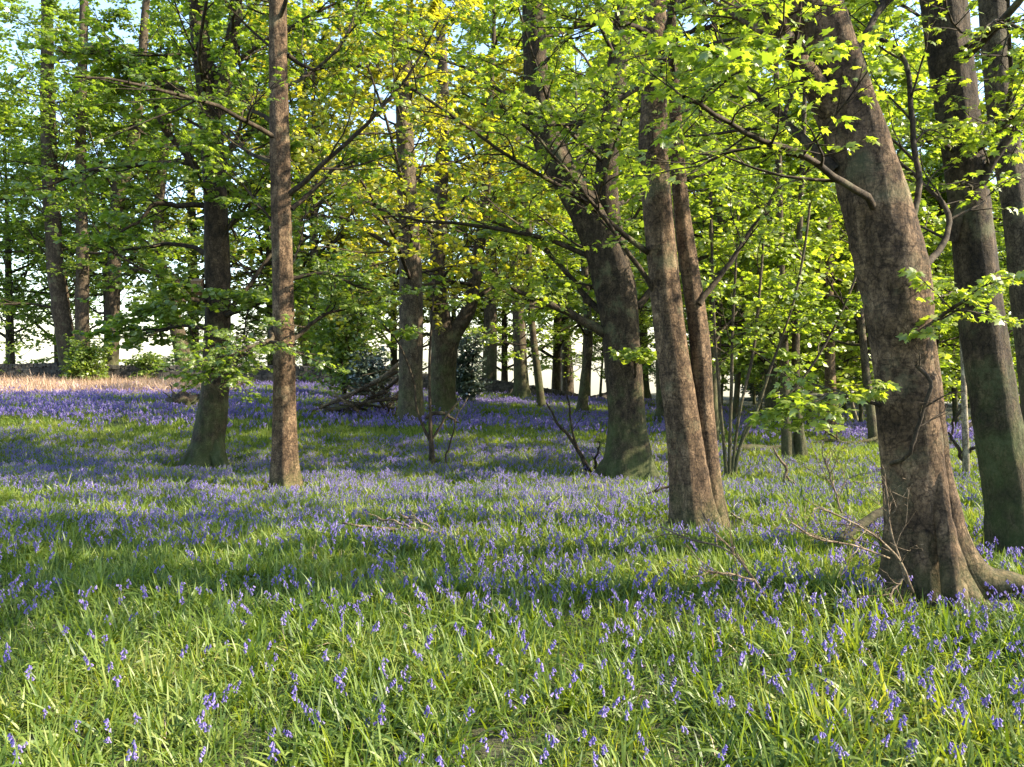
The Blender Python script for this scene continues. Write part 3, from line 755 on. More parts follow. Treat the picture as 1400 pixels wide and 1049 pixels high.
PT = [proto("ash_tree", 300, 15, 0.55, (2.6, 30, 5.5), 11, 0.17, 10, 6), proto("ash_tree", 301, 14, 0.48, (3.4, 28, 5.0), 11, 0.17, 10, 6), proto("ash_tree", 302, 13, 0.5, (1.6, 30, 5.2), 11, 0.17, 10, 6)]
PY = [proto("young_tree", 310, 10, 0.22, (1.2, 30, 3.0), 13, 0.13, 9, 6), proto("young_tree", 311, 9, 0.17, (0.9, 30, 2.6), 13, 0.13, 9, 6), proto("young_tree", 312, 11, 0.28, (1.8, 30, 3.4), 13, 0.13, 9, 6)]
used = {}
def place(protos, i, px, Yd, rz, sc_, leafm, label, group):
    X = (px - CX) / FPX * Yd
    loc = (X, Yd, float(ground_z(X, Yd)))
    src = protos[i % len(protos)]
    if src.name not in used:
        used[src.name] = 1
        src.location = loc; src.rotation_euler = (0, 0, rz); src.scale = (sc_,) * 3; src["label"] = label; src["group"] = group
        for ch in src.children:
            if ch.name.startswith("crown"): ch.material_slots[0].link = 'OBJECT'; ch.material_slots[0].material = leafm
        return src
    return copy_tree(src, loc, rz, sc_, leafm, label, group)
rng = np.random.default_rng(5)
for j in range(30):
    px = 965 + 500 * (j + rng.random()) / 30
    Yd = 21 + 36 * ((j * 0.618) % 1.0)
    lm = (LEAF_SPRING, LEAF_SPRING, LEAF_GREEN)[j % 3]
    place(PY, j, px, Yd, rng.random() * 6.28, 0.8 + 0.45 * rng.random(), lm, "slim %s tree crowded among others in the depth of the thicket" % LEAFNAME[lm.name], "crowded trees deep in the thicket")
FARP = [(668, 47), (-70, 44), (15, 52), (80, 58), (150, 50), (265, 50), (375, 51), (430, 47), (470, 55), (540, 60), (625, 58), (690, 60), (760, 62), (800, 50), (840, 58), (880, 48), (925, 56), (965, 62)]
for j, (px, Yd) in enumerate(FARP):
    lm = LEAF_GREEN if px < 380 else (LEAF_GOLD if px < 640 and j % 3 else LEAF_SPRING)
    place(PT, j, px, Yd, rng.random() * 6.28, 1.15 + 0.6 * rng.random(), lm, "tall %s tree rising from the ground beyond the wall and crest" % LEAFNAME[lm.name], "tall trees beyond the wall")
for j, (px, Yd) in enumerate([(395, 46), (450, 45), (820, 46), (262, 47), (335, 48), (870, 44), (925, 40)]):
    lm = (LEAF_GREEN, LEAF_SPRING)[j % 2]
    place(PY, j, px, Yd, rng.random() * 6.28, 0.55 + 0.3 * rng.random(), lm, "low %s young tree filling the gap just beyond the wall" % LEAFNAME[lm.name], "young trees just beyond the wall")

# --- sapling and dead shoots
make_tree("sapling", "thin dark sapling with forked shoots standing among the bluebells", (590, 636),
    [[(590, 638, 9), (590, 615, 8), (589, 600, 7), (588, 560, 5), (587, 500, 4), (590, 440, 3), (596, 380, 2)],
     [(589, 605, 5), (577, 580, 4), (569, 555, 3.5), (565, 520, 3), (545, 470, 2.5), (520, 440, 2)],
     [(591, 600, 4), (602, 583, 3.5), (612, 565, 3), (628, 548, 2)]],
    bark=TWIG, leaf=LEAF_GREEN, lod=1, seed=141, crown=(2.0, 10, 0.9), lf=4, size=0.09, flare=0.2, flute=0, cat="sapling", upper=False, k2=5, k3=3)

print("trees done", time.time() - T_START, "leaves", N_LEAF[0])

def stick(name, label, paths, Y=None, mat=None, seed=0, cat="branch", rest=True, sub=0, sublen=0.3, group=None, dY=None, sides=7, lift=0.0, thin=0.75):
    """a fallen or dead branch from photo pixel lines; first point is set on the ground"""
    rng = np.random.default_rng(seed)
    x0, y0 = hit(paths[0][0][0], paths[0][0][1]) if Y is None else (at(paths[0][0][0], paths[0][0][1], Y)[0], Y)
    org = np.array([x0, y0, float(ground_z(x0, y0))])
    a = Acc()
    for pi, p in enumerate(paths):
        P, R = stem_world(p, y0, None, None, 14, 0 if dY is None else dY[pi % len(dY)])
        P = P + np.cumsum(rng.normal(0, 0.006, P.shape), 0) * (y0 / 8)
        P[:, 2] += lift; R = R * thin
        g = ground_z(P[:, 0], P[:, 1]); P[:, 2] = np.maximum(P[:, 2], g + 0.2 * R)
        tubes(a, P, R, sides, cap=True)
        if sub:
            S, SR = children(rng, P[None], R[None], sub, 0.2, 1.0, 0.7, length=sublen, n=6, wob=0.16, trop=0.02, rmul=0.6, rmin=0.003, lift=0.6)
            tubes(a, S, SR, 4)
            Tw, TR = children(rng, S, SR, 3, 0.2, 1.0, 0.7, ratio=0.5, n=4, wob=0.14, rmul=0.6, rmin=0.0022, lift=0.5)
            tubes(a, Tw, TR, 3)
    o = a.build(name, mat or DEAD, None, org)
    tag(o, label, cat, group)
    return o

stick("dead_branch", "upright dead shoots splaying from the foot of the broad forked tree", [[(806, 648, 12), (796, 625, 9), (780, 598, 7), (762, 575, 5), (748, 552, 3)], [(790, 615, 6), (782, 590, 5), (778, 560, 4), (774, 520, 3)], [(812, 640, 6), (816, 615, 4), (818, 600, 2)]], mat=TWIG, seed=1, sub=4, sublen=0.4)
stick("dead_branch", "short thick rotten stick caught level in the sapling's fork", [[(583, 572, 7), (596, 566, 8), (612, 568, 8), (622, 575, 5), (632, 582, 3)]], Y=hit(590, 636)[1], mat=LOGMAT, seed=2)
stick("dead_branch", "thin bent shoot standing close beside the sapling", [[(607, 636, 4), (612, 610, 3.5), (617, 590, 3), (620, 570, 2.5), (640, 545, 2)]], mat=TWIG, seed=3, sub=3)
stick("fallen_branch", "bare grey branch lying flat among the bluebells in the open glade", [[(468, 737, 3), (500, 741, 6), (535, 745, 8), (575, 743, 9), (600, 748, 7), (622, 757, 5)], [(560, 743, 5), (540, 735, 4), (520, 728, 3)], [(590, 745, 5), (575, 735, 4), (555, 730, 2)]], mat=DEAD, seed=4, sub=4, sublen=0.3, lift=0.14, dY=[0.1])
stick("fallen_log", "dark straight log lying on the ground beside the mossy double stem", [[(1004, 622, 14), (1030, 620, 16), (1055, 619, 16), (1078, 616, 15)]], mat=LOGMAT, seed=5, cat="log", sides=12, lift=0.12, dY=[0.5])
stick("dead_branch", "pale twisted dead branch curling up from the grass", [[(1076, 672, 7), (1072, 655, 7), (1076, 640, 6), (1068, 628, 5), (1060, 615, 3)], [(1075, 650, 5), (1083, 660, 4), (1090, 668, 2)]], mat=DEAD, seed=6, sub=2)
stick("fallen_branch", "long reddish fallen branch propped off the ground by the split trunk", [[(1105, 612, 5), (1130, 604, 6), (1160, 606, 7), (1190, 600, 8), (1215, 590, 7)], [(1150, 606, 5), (1140, 596, 4), (1128, 586, 3)]], mat=BARK, seed=7, sub=6, sublen=0.7, lift=0.05)
stick("fallen_branch", "short dark mossy bough lying behind the spiny dead twigs", [[(1140, 750, 12), (1160, 738, 16), (1180, 724, 18), (1200, 710, 16), (1215, 704, 12)]], mat=LOGMAT, seed=8, dY=[0.5], sides=10, lift=0.05)
stick("dead_branch", "sparse dead branch slanting out of the bluebells in the glade", [[(1045, 838, 9), (1022, 806, 8), (1000, 780, 6), (980, 757, 5), (962, 730, 3)], [(1005, 785, 5), (970, 768, 4), (935, 758, 3), (905, 742, 2)], [(1030, 820, 4), (1000, 815, 3), (965, 812, 2)]], mat=DEAD, seed=9, thin=0.5, sub=8, sublen=0.35, dY=[0.2, 0.5, -0.2], lift=0.12)
stick("dead_branch", "spiny dead branch with many twigs leaning against the stout rooted trunk", [[(1248, 836, 10), (1228, 790, 9), (1200, 758, 7), (1165, 738, 5), (1120, 720, 3)], [(1240, 825, 8), (1222, 770, 6), (1215, 720, 5), (1210, 680, 3)], [(1215, 790, 6), (1170, 775, 5), (1120, 768, 4), (1080, 745, 2)], [(1238, 815, 5), (1226, 830, 4), (1215, 850, 3)], [(1150, 730, 4), (1140, 690, 3), (1130, 650, 2)]], mat=DEAD, seed=10, thin=0.5, sub=9, sublen=0.4, dY=[-0.1, 0.1, -0.3], lift=0.12)
stick("fallen_branch", "small pale stick lying near the twin brown stems", [[(1000, 716, 4), (1012, 724, 5), (1026, 730, 4)]], mat=BARK_PALE, seed=12, lift=0.1)
stick("fallen_branch", "thin twiggy branch lying beside the foot of the twin stems", [[(870, 690, 3), (895, 682, 5), (915, 676, 5), (925, 670, 3)]], mat=TWIG, seed=13, sub=5, sublen=0.5, lift=0.1)

# --- heap of brushwood beside the grey trunk
heap = empty("brushwood_heap", (hit(500, 572)[0], hit(500, 572)[1], 0))
hx, hy = heap.location.x, heap.location.y
heap.location.z = float(ground_z(hx, hy))
tag(heap, "tangled heap of dead boughs and brushwood leaning on the grey trunk", "brushwood")
rng = np.random.default_rng(77)
ho = np.array(heap.location)
BOUGHS = [[(546, 497, 7), (520, 518, 7), (480, 538, 5), (440, 556, 4)], [(548, 515, 6), (530, 530, 5), (500, 550, 5), (455, 566, 4)], [(543, 508, 7), (510, 525, 6), (470, 545, 5), (432, 560, 3)],
          [(550, 566, 6), (520, 566, 5), (485, 568, 5), (450, 572, 4)], [(552, 545, 5), (515, 548, 6), (480, 555, 5), (445, 560, 4)], [(540, 575, 5), (525, 556, 5), (512, 540, 4), (498, 528, 3)],
          [(500, 575, 5), (485, 558, 5), (470, 548, 4), (455, 540, 3)], [(530, 535, 6), (505, 545, 5), (478, 564, 5), (440, 575, 3)], [(470, 570, 5), (455, 562, 5), (438, 556, 4)], [(545, 540, 5), (520, 562, 5), (500, 575, 4)],
          [(556, 556, 5), (530, 558, 5), (490, 552, 4), (462, 545, 3)], [(520, 572, 4), (500, 560, 4), (476, 560, 4), (430, 568, 3)], [(552, 530, 5), (538, 545, 5), (530, 562, 4), (520, 576, 3)]]
for bi, p in enumerate(BOUGHS):
    P, R = stem_world(p, hy - 0.6 + 1.2 * rng.random(), None, None, 12, rng.normal(0, 0.5))
    P[:, 2] = np.maximum(P[:, 2], ground_z(P[:, 0], P[:, 1]) + 0.05)
    a = Acc(); tubes(a, P, R, 6, cap=True)
    S, SR = children(rng, P[None], R[None], 12, 0.1, 1.0, 0.8, length=1.0, n=6, wob=0.16, trop=-0.03, rmul=0.6, rmin=0.008, lift=0.7); tubes(a, S, SR, 4)
    Tw, TR = children(rng, S, SR, 3, 0.1, 1.0, 0.7, ratio=0.5, n=4, wob=0.14, rmul=0.6, rmin=0.006, lift=0.7); tubes(a, Tw, TR, 3)
    a.build("bough", (DEAD, LOGMAT, TWIG)[bi % 3], heap, ho)

# --- evergreen bushes and hedge
def bush(name, label, px, py, wpx, hpx, leafm, seed, size=0.09, n=900, Y=None, lf=7, group=None, cat="bush"):
    rng = np.random.default_rng(seed)
    if Y is None: x, Y = hit(px, py)
    else: x = at(px, py, Y)[0]
    g = float(ground_z(x, Y)); Wd = wpx / FPX * Y * 0.5; Hh = hpx / FPX * Y
    org = np.array([x, Y, g]); root = empty(name, org); tag(root, label, cat, group)
    K = 12
    th = rng.random(K) * 6.28; sp = rng.random(K) * 0.8
    P = np.zeros((K, 6, 3)); tt = np.linspace(0, 1, 6)
    P[:, :, 0] = x + np.cos(th)[:, None] * sp[:, None] * Wd * tt ** 1.2
    P[:, :, 1] = Y + np.sin(th)[:, None] * sp[:, None] * Wd * 0.8 * tt ** 1.2
    P[:, :, 2] = g - 0.1 + (Hh * (0.75 + 0.3 * rng.random(K)))[:, None] * tt
    R = np.linspace(0.035, 0.008, 6)[None] * np.ones((K, 1)) * (Hh / 2) ** 0.5
    a = Acc(); tubes(a, P, R, 5)
    S, SR = children(rng, P, R, 12, 0.08, 1.0, 1.1, length=Wd * 0.75, n=5, wob=0.15, rmul=0.6, rmin=0.006, lift=0.5); tubes(a, S, SR, 3)
    a.build("stem", TWIG, root, org)
    Tw, TR = children(rng, S, SR, max(2, n // (K * 12)), 0.1, 1.0, 0.9, length=Wd * 0.3, n=3, wob=0.15, lift=0.7)
    c = Acc(); leaves(c, rng, Tw, lf, size, 1 if size < 0.13 else 2, tilt=0.8)
    c.build("foliage", leafm, root, org, smooth=False)
bush("holly_bush", "dark evergreen bush growing between the oak and the wall end", 640, 556, 70, 95, LEAF_HOLLY, 401, size=0.085, n=1200, lf=6)
bush("holly_bush", "dark evergreen bush hidden behind the brushwood heap", 505, 556, 90, 62, LEAF_HOLLY, 402, size=0.10, n=1400, Y=33)
bush("sycamore_sapling", "leafy green sycamore sapling growing before the wall near the brushwood", 470, 546, 150, 190, LEAF_GREEN, 403, size=0.17, n=1500, cat="sapling")
for j, px in enumerate(range(1040, 1420, 48)):
    Yh = 58 + (j % 3) * 1.5
    X = (px - CX) / FPX * Yh
    py = CY - FPX * math.tan(math.atan2(float(ground_z(X, Yh)) - CAM_Z, Yh) + PITCH)
    bush("laurel_bush", "one of the dark evergreen bushes forming a hedge behind the thicket", px, py, 78, 62 + 10 * (j % 2), LEAF_HOLLY, 420 + j, size=0.24, n=600, Y=Yh, group="dark hedge bushes behind the thicket")

bush("sycamore_shoots", "low leafy shoots sprouting round the foot of the bowed trunk", 118, 529, 80, 62, LEAF_GREEN, 404, size=0.15, n=700, lf=6)
bush("sycamore_shoots", "small leafy bush before the wall beside the kinked trunk", 200, 529, 62, 44, LEAF_GREEN, 405, size=0.15, n=600, lf=6)

# --- upturned rotten stump on the bank and the box on the forked trunk
rng = np.random.default_rng(61)
sx, sy = hit(254, 560); sz = float(ground_z(sx, sy)); so = np.array([sx, sy, sz])
a = Acc(); nu, nv = 20, 10; V = []
for iv in range(nv + 1):
    for iu in range(nu):
        th, ph = 2 * math.pi * iu / nu, 0.5 * math.pi * iv / nv
        q = Vector((math.cos(th) * math.cos(ph) * 2.2, math.sin(th) * math.cos(ph) * 2.2, math.sin(ph) * 2.2 + 5))
        r = 1 + 0.55 * mnoise.noise(q) + 0.3 * mnoise.noise(q * 2.7)
        V.append((sx + 0.62 * r * math.cos(th) * math.cos(ph), sy + 0.4 * r * math.sin(th) * math.cos(ph), sz - 0.05 + 0.52 * r * math.sin(ph)))
a.add(V, [(iv * nu + iu, iv * nu + (iu + 1) % nu, (iv + 1) * nu + (iu + 1) % nu, (iv + 1) * nu + iu) for iv in range(nv) for iu in range(nu)])
stump = empty("rotten_stump", so); tag(stump, "dark upturned rotten stump on the bank beside the dark forked trunk", "stump")
a.build("root_plate", LOGMAT, stump, so)
for q in range(9):
    th = rng.random() * 6.28
    d = np.array([math.cos(th), 0.6 * math.sin(th), 0.5 + 0.5 * rng.random()]); tt = np.linspace(0.2, 0.62 + 0.25 * rng.random(), 6)[:, None]
    P = so + d * tt * 0.9 + np.cumsum(rng.normal(0, 0.03, (6, 3)), 0)
    a = Acc(); tubes(a, P, np.linspace(0.045, 0.012, 6), 5, cap=True); a.build("root", LOGMAT, stump, so)

def wood_mat():
    m, t, out = new_mat("weathered_board")
    tc = nd(t, "ShaderNodeTexCoord"); mp = nd(t, "ShaderNodeMapping"); mp.inputs["Scale"].default_value = (60, 60, 6)
    t.links.new(tc.outputs["Object"], mp.inputs[0])
    n = nd(t, "ShaderNodeTexNoise", Scale=1.0, Detail=5.0); t.links.new(mp.outputs[0], n.inputs["Vector"])
    p = nd(t, "ShaderNodeBsdfPrincipled"); p.inputs["Roughness"].default_value = 0.85
    t.links.new(ramp(t, n.outputs["Fac"], [(0.3, (0.20, 0.11, 0.055)), (0.7, (0.42, 0.26, 0.15))]), p.inputs["Base Color"])
    t.links.new(p.outputs[0], out.inputs[0])
    return m
WOOD = wood_mat()
By = hit(276, 640)[1] - 0.16
bo = at(271, 400, By)
box = empty("nest_box", bo); tag(box, "small weathered wooden nest box fixed to the side of the dark forked trunk", "nest box")
def board(name, x0, x1, y0, y1, z0, z1, dz=0.0):
    V = [(x0, y0, z0), (x1, y0, z0), (x1, y1, z0), (x0, y1, z0), (x0, y0, z1), (x1, y0, z1), (x1, y1, z1 + dz), (x0, y1, z1 + dz)]
    a = Acc(); a.add(V, [(0, 3, 2, 1), (4, 5, 6, 7), (0, 1, 5, 4), (1, 2, 6, 5), (2, 3, 7, 6), (3, 0, 4, 7)]); return a.build(name, WOOD, box, (0, 0, 0), smooth=False)
board("front_board", -0.085, 0.085, -0.09, -0.075, 0.0, 0.19)
board("side_board", -0.085, -0.070, -0.075, 0.075, 0.0, 0.19, 0.05)
board("side_board", 0.070, 0.085, -0.075, 0.075, 0.0, 0.19, 0.05)
board("back_board", -0.070, 0.070, 0.060, 0.075, -0.05, 0.24)
board("floor_board", -0.069, 0.069, -0.074, 0.059, 0.004, 0.018)
r = board("lid", -0.10, 0.10, -0.12, 0.085, 0.0, 0.015); r.location = (0, 0, 0.215); r.rotation_euler = (R_(17), 0, 0)
a = Acc(); tubes(a, np.array([[0, -0.0935, 0.13], [0, -0.0905, 0.13]]), np.array([0.017, 0.017]), 14, cap=True); a.build("hole_shade_disc", LOGMAT, box, (0, 0, 0))  # dark disc on the front board, standing for shade inside an uncut entrance

# ------------------------------------------------------------------ dry-stone wall
def box_verts(c, ax, dims, rng, jit=0.15):
    ux = ax; uy = np.array([-ax[1], ax[0], 0.0]); uz = np.array([0, 0, 1.0])
    V = []
    for sx in (-1, 1):
        for sy in (-1, 1):
            for sz in (-1, 1):
                V.append(c + ux * sx * dims[0] * 0.5 * (1 - jit * rng.random()) + uy * sy * dims[1] * 0.5 * (1 - jit * 0.5 * rng.random()) + uz * sz * dims[2] * 0.5 * (1 - jit * rng.random()))
    return np.array(V), [(0, 1, 3, 2), (4, 6, 7, 5), (0, 4, 5, 1), (2, 3, 7, 6), (0, 2, 6, 4), (1, 5, 7, 3)]
STONE = stone_mat()
rng = np.random.default_rng(9)
wp = catmull(np.array([[-46, 38, 0], [-30, 40, 0], [-18, 41.5, 0], [-8, 43.5, 0], [-1, 46.5, 0], [3, 49, 0], [8, 53, 0]]), 400)
wl = np.concatenate([[0], np.cumsum(np.linalg.norm(np.diff(wp, axis=0), axis=1))])
def wat(s):
    p = np.array([np.interp(s, wl, wp[:, k]) for k in range(2)]); q = np.array([np.interp(s + 0.3, wl, wp[:, k]) for k in range(2)])
    d = (q - p) / np.linalg.norm(q - p)
    return p, np.array([d[0], d[1], 0.0])
wallo = empty("stone_wall", (*wat(0)[0], float(ground_z(*wat(0)[0]))))
tag(wallo, "low dark dry-stone wall running along the crest behind the trees", "wall")
wo = np.array(wallo.location)
a = Acc()
course = 0.14
for c in range(7):
    s = -rng.random() * 0.2
    while s < wl[-1] - 0.6:
        ln = 0.22 + 0.3 * rng.random()
        p, ax = wat(s + ln / 2)
        z = float(ground_z(p[0], p[1])) - 0.1 + course * (c + 0.5)
        wd = 0.52 - 0.025 * c + 0.06 * rng.random()
        V, Q = box_verts(np.array([p[0], p[1], z]), ax, (ln - 0.015, wd, course - 0.012 + 0.02 * rng.random()), rng)
        a.add(V, Q); s += ln
core = []
for s_ in np.linspace(0.1, wl[-1] - 0.9, 120):      # rubble filling between the two faces
    p, ax = wat(s_); nrm = np.array([-ax[1], ax[0]]) * 0.17; g = float(ground_z(p[0], p[1]))
    core += [(p[0] - nrm[0], p[1] - nrm[1], g - 0.2), (p[0] + nrm[0], p[1] + nrm[1], g - 0.2), (p[0] + nrm[0], p[1] + nrm[1], g + 0.86), (p[0] - nrm[0], p[1] - nrm[1], g + 0.86)]
a.add(core, [(4 * i_ + k_, 4 * i_ + 4 + k_, 4 * i_ + 4 + (k_ + 1) % 4, 4 * i_ + (k_ + 1) % 4) for i_ in range(119) for k_ in range(4)])
tag(a.build("stonework", STONE, wallo, wo, smooth=False), kind="stuff")
cope = []
for v in range(6):
    b = Acc(); V, Q = box_verts(np.zeros(3), np.array([1.0, 0, 0]), (0.15 + 0.05 * (v % 3), 0.48, 0.22 + 0.05 * (v % 2)), rng, 0.4)
    b.add(V, Q); cope.append(b.mesh("coping_stone", STONE, smooth=False))
s, kk = 8.0, 0
while s < wl[-1] - 0.6 and kk < 296:
    p, ax = wat(s)
    o = bpy.data.objects.new("coping_stone", cope[kk % 6]); COL.objects.link(o); o.parent = wallo
    o.location = Vector((p[0], p[1], float(ground_z(p[0], p[1])) - 0.1 + course * 7 + 0.08)) - Vector(wo)
    o.rotation_euler = (rng.normal(0, 0.08), rng.normal(0, 0.16), math.atan2(ax[1], ax[0]) + rng.normal(0, 0.1))
    s += 0.19; kk += 1

# ------------------------------------------------------------------ grass, dry grass and bluebells
def blade_tuft(name, rng, nb, rad, hgt, wid, segs, mat, lean=0.6, arch=0.9):
    a = Acc()
    for b in range(nb):
        th = rng.random() * 6.28; r = rad * math.sqrt(rng.random())
        p = np.array([math.cos(th) * r, math.sin(th) * r, -0.02])
        az = th + rng.normal(0, 0.9)
        h = hgt * (0.55 + 0.6 * rng.random()); el = math.pi / 2 - abs(rng.normal(0, lean * 0.5)) - 0.08
        wv = wid * (0.6 + 0.6 * rng.random())
        side = np.array([-math.sin(az), math.cos(az), 0]) ; roll = rng.normal(0, 0.5)
        V = []
        cur = abs(rng.normal(0, arch)) + 0.15
        for k in range(segs + 1):
            t = k / segs
            ww = wv * (0.7 + 0.5 * t if t < 0.45 else 0.925 * (1 - ((t - 0.45) / 0.55) ** 1.6)) + 0.0004
            sd = side * math.cos(roll) + np.array([0, 0, math.sin(roll)])
            V += [p - sd * ww / 2, p + sd * ww / 2]
            e = el - cur * t * 1.4
            p = p + np.array([math.cos(e) * math.cos(az), math.cos(e) * math.sin(az), math.sin(e)]) * h / segs
        a.add(np.array(V), [(2 * k, 2 * k + 1, 2 * k + 3, 2 * k + 2) for k in range(segs)])
    return bpy.data.objects.new(name, a.mesh(name, mat))

STEM = leaf_mat("flower_stem", [(0.2, (0.07, 0.12, 0.03)), (0.8, (0.13, 0.17, 0.05))], 0.2, gloss=0.05)
def bluebell_parts(rng, h, nbell, sides, det):
    az = rng.random() * 6.28; d = np.array([math.cos(az), math.sin(az), 0])
    t = np.linspace(0, 1, 8)
    nod = 0.5 + 0.4 * rng.random()
    P = np.stack([d[0] * 0.10 * h * t ** 2 * (1 + nod * np.maximum(0, t - .7) * 4), d[1] * 0.10 * h * t ** 2 * (1 + nod * np.maximum(0, t - .7) * 4), h * (t - 0.22 * np.maximum(0, t - 0.75) * nod * 2)], -1)
    st = Acc(); tubes(st, P, np.linspace(0.0028, 0.0014, 8)[None].repeat(1, 0)[0], 4)
    fl = Acc()
    for b in range(nbell):
        u = 0.66 + 0.34 * (b + 0.3 * rng.random()) / max(nbell - 1, 1)
        u = min(u, 1.0)
        q = np.array([np.interp(u, t, P[:, k]) for k in range(3)])
        aa = az + rng.normal(0, 1.0) + (math.pi if rng.random() < 0.25 else 0)
        o = np.array([math.cos(aa), math.sin(aa), 0])
        s = 0.020 * (0.85 + 0.4 * rng.random()) * (1.0 - 0.25 * (u - 0.66))
        down = unit(np.array([0, 0, -1.0]) + o * (0.25 + 0.5 * rng.random()))
        top = q + o * 0.010 + np.array([0, 0, 0.002])
        C = np.stack([top, top + down * s * 0.35, top + down * s * 0.85, top + down * s * 1.05])
        tubes(fl, C, np.array([0.0025, 0.0068, 0.0062, 0.0115]) * (s / 0.024), sides)
        if det: tubes(st, np.stack([q, q + o * 0.007 + np.array([0, 0, 0.005]), top]), np.array([0.0011, 0.001, 0.001]), 3)
    return st, fl

def bluebell_clump(name, rng, nf, rad, hgt, sides, nbell, fat=1.0):
    st, fl = Acc(), Acc()
    for f in range(nf):
        a, b = bluebell_parts(rng, hgt * (0.8 + 0.35 * rng.random()), nbell, sides, False)
        th = rng.random() * 6.28; r = rad * math.sqrt(rng.random()); o = np.array([math.cos(th) * r, math.sin(th) * r, 0])
        for src, dst in ((a, st), (b, fl)):
            n0 = 0
            V = np.concatenate(src.v); Q = np.concatenate(src.q)
            if dst is fl and fat != 1: 
                c = V.reshape(-1, sides * 4, 3).mean(1, keepdims=True); V = ((V.reshape(-1, sides * 4, 3) - c) * fat + c).reshape(-1, 3)
            dst.add(V + o, Q)
    # one mesh, two materials
    V = np.concatenate(st.v + fl.v); ns = sum(len(x) for x in st.v)
    m = Acc(); m.add(np.concatenate(st.v), np.concatenate(st.q)); nq = sum(len(x) for x in st.q); m.add(np.concatenate(fl.v), np.concatenate(fl.q))
    me = m.mesh(name, STEM); me.materials.append(PETAL)
    mi = np.ones(len(me.polygons), np.int32); mi[:nq] = 0
    me.polygons.foreach_set("material_index", mi)
    return bpy.data.objects.new(name, me)

def scatter(name, pts, yaw, tilt, scl, idx, sources):
    """one mass of ground cover: instanced tufts on a cloud of points"""
    me = bpy.data.meshes.new(name); n = len(pts)
    me.vertices.add(n); me.vertices.foreach_set("co", pts.astype(np.float32).ravel())
    rot = np.stack([tilt[:, 0], tilt[:, 1], yaw], -1).astype(np.float32)
    at1 = me.attributes.new("rot", 'FLOAT_VECTOR', 'POINT'); at1.data.foreach_set("vector", rot.ravel())
    at2 = me.attributes.new("scl", 'FLOAT', 'POINT'); at2.data.foreach_set("value", scl.astype(np.float32))
    at3 = me.attributes.new("idx", 'INT', 'POINT'); at3.data.foreach_set("value", idx.astype(np.int32))
    o = bpy.data.objects.new(name, me); COL.objects.link(o)
    g = bpy.data.node_groups.new(name + "_nodes", 'GeometryNodeTree')
    g.interface.new_socket("Geometry", in_out='INPUT', socket_type='NodeSocketGeometry')
    g.interface.new_socket("Geometry", in_out='OUTPUT', socket_type='NodeSocketGeometry')
    N, L = g.nodes, g.links
    gi, go = N.new("NodeGroupInput"), N.new("NodeGroupOutput")
    iop = N.new("GeometryNodeInstanceOnPoints")
    L.new(gi.outputs[0], iop.inputs["Points"])
    join = N.new("GeometryNodeJoinGeometry")
    for s_ in sources:
        oi = N.new("GeometryNodeObjectInfo"); oi.inputs["Object"].default_value = s_
        g2i = N.new("GeometryNodeGeometryToInstance"); L.new(oi.outputs["Geometry"], g2i.inputs[0]); L.new(g2i.outputs[0], join.inputs[0])
    L.new(join.outputs[0], iop.inputs["Instance"])
    iop.inputs["Pick Instance"].default_value = True
    def attr(nm, ty):
        a = N.new("GeometryNodeInputNamedAttribute"); a.data_type = ty; a.inputs["Name"].default_value = nm
        return [x for x in a.outputs if x.enabled and x.name == "Attribute"][0]
    L.new(attr("idx", 'INT'), iop.inputs["Instance Index"])
    e2r = N.new("FunctionNodeEulerToRotation"); L.new(attr("rot", 'FLOAT_VECTOR'), e2r.inputs[0]); L.new(e2r.outputs[0], iop.inputs["Rotation"])
    L.new(attr("scl", 'FLOAT'), iop.inputs["Scale"])
    L.new(iop.outputs[0], go.inputs[0])
    md = o.modifiers.new("scatter", 'NODES'); md.node_group = g
    return o

def region(rng, y0, y1, dens, margin=1.5):
    """even random points on the ground between two depths, a little wider than the view"""
    k = 0.62
    area = k * (y1 ** 2 - y0 ** 2) + 2 * margin * (y1 - y0)
    n = int(area * dens)
    yy = y0 + (y1 - y0) * rng.random(n * 3)
    half = k * yy + margin
    keep = rng.random(n * 3) < half / (k * y1 + margin)
    yy = yy[keep][:n]; half = half[keep][:n]
    xx = (2 * rng.random(len(yy)) - 1) * half
    return xx, yy

def flower_density(x, y):
    """0..1: where bluebells crowd together (drifts stretched across the slope)"""
    a = vnoise(x / 3.4 + 7, y / 1.6 + 3, 21); b = vnoise(x / 1.1, y / 0.8, 22); c = vnoise(x / 7.0, y / 3.0, 23)
    d = 0.45 * a + 0.25 * b + 0.30 * c
    base = sstep(0.40, 0.62, d)
    f = 0.18 + 0.82 * base
    f = f * (0.30 + 0.70 * sstep(4.0, 7.0, y))
    def blob(cx, cy_, rx, ry, amt): return amt * np.exp(-((x - cx) / rx) ** 2 - ((y - cy_) / ry) ** 2)
    f = f + blob(-3.5, 8.4, 4.2, 0.8, 0.7) + blob(0.2, 6.2, 0.8, 0.9, 0.6) + blob(2.6, 4.3, 1.5, 0.9, 0.5) + blob(1.8, 3.1, 0.6, 0.6, 0.25) + blob(-1.5, 11.5, 4, 0.8, 0.5) + blob(4, 11.5, 4, 1.0, 0.5) + blob(0.5, 14.5, 4.5, 0.9, 0.5) + blob(-6, 16, 5, 1.2, 0.4)
    f = f - blob(-2.2, 5.2, 1.4, 1.2, 0.35) - blob(-0.6, 9.5, 2.0, 0.6, 0.3) - blob(-5, 12.5, 3, 0.7, 0.3)
    return np.clip(f, 0, 1)

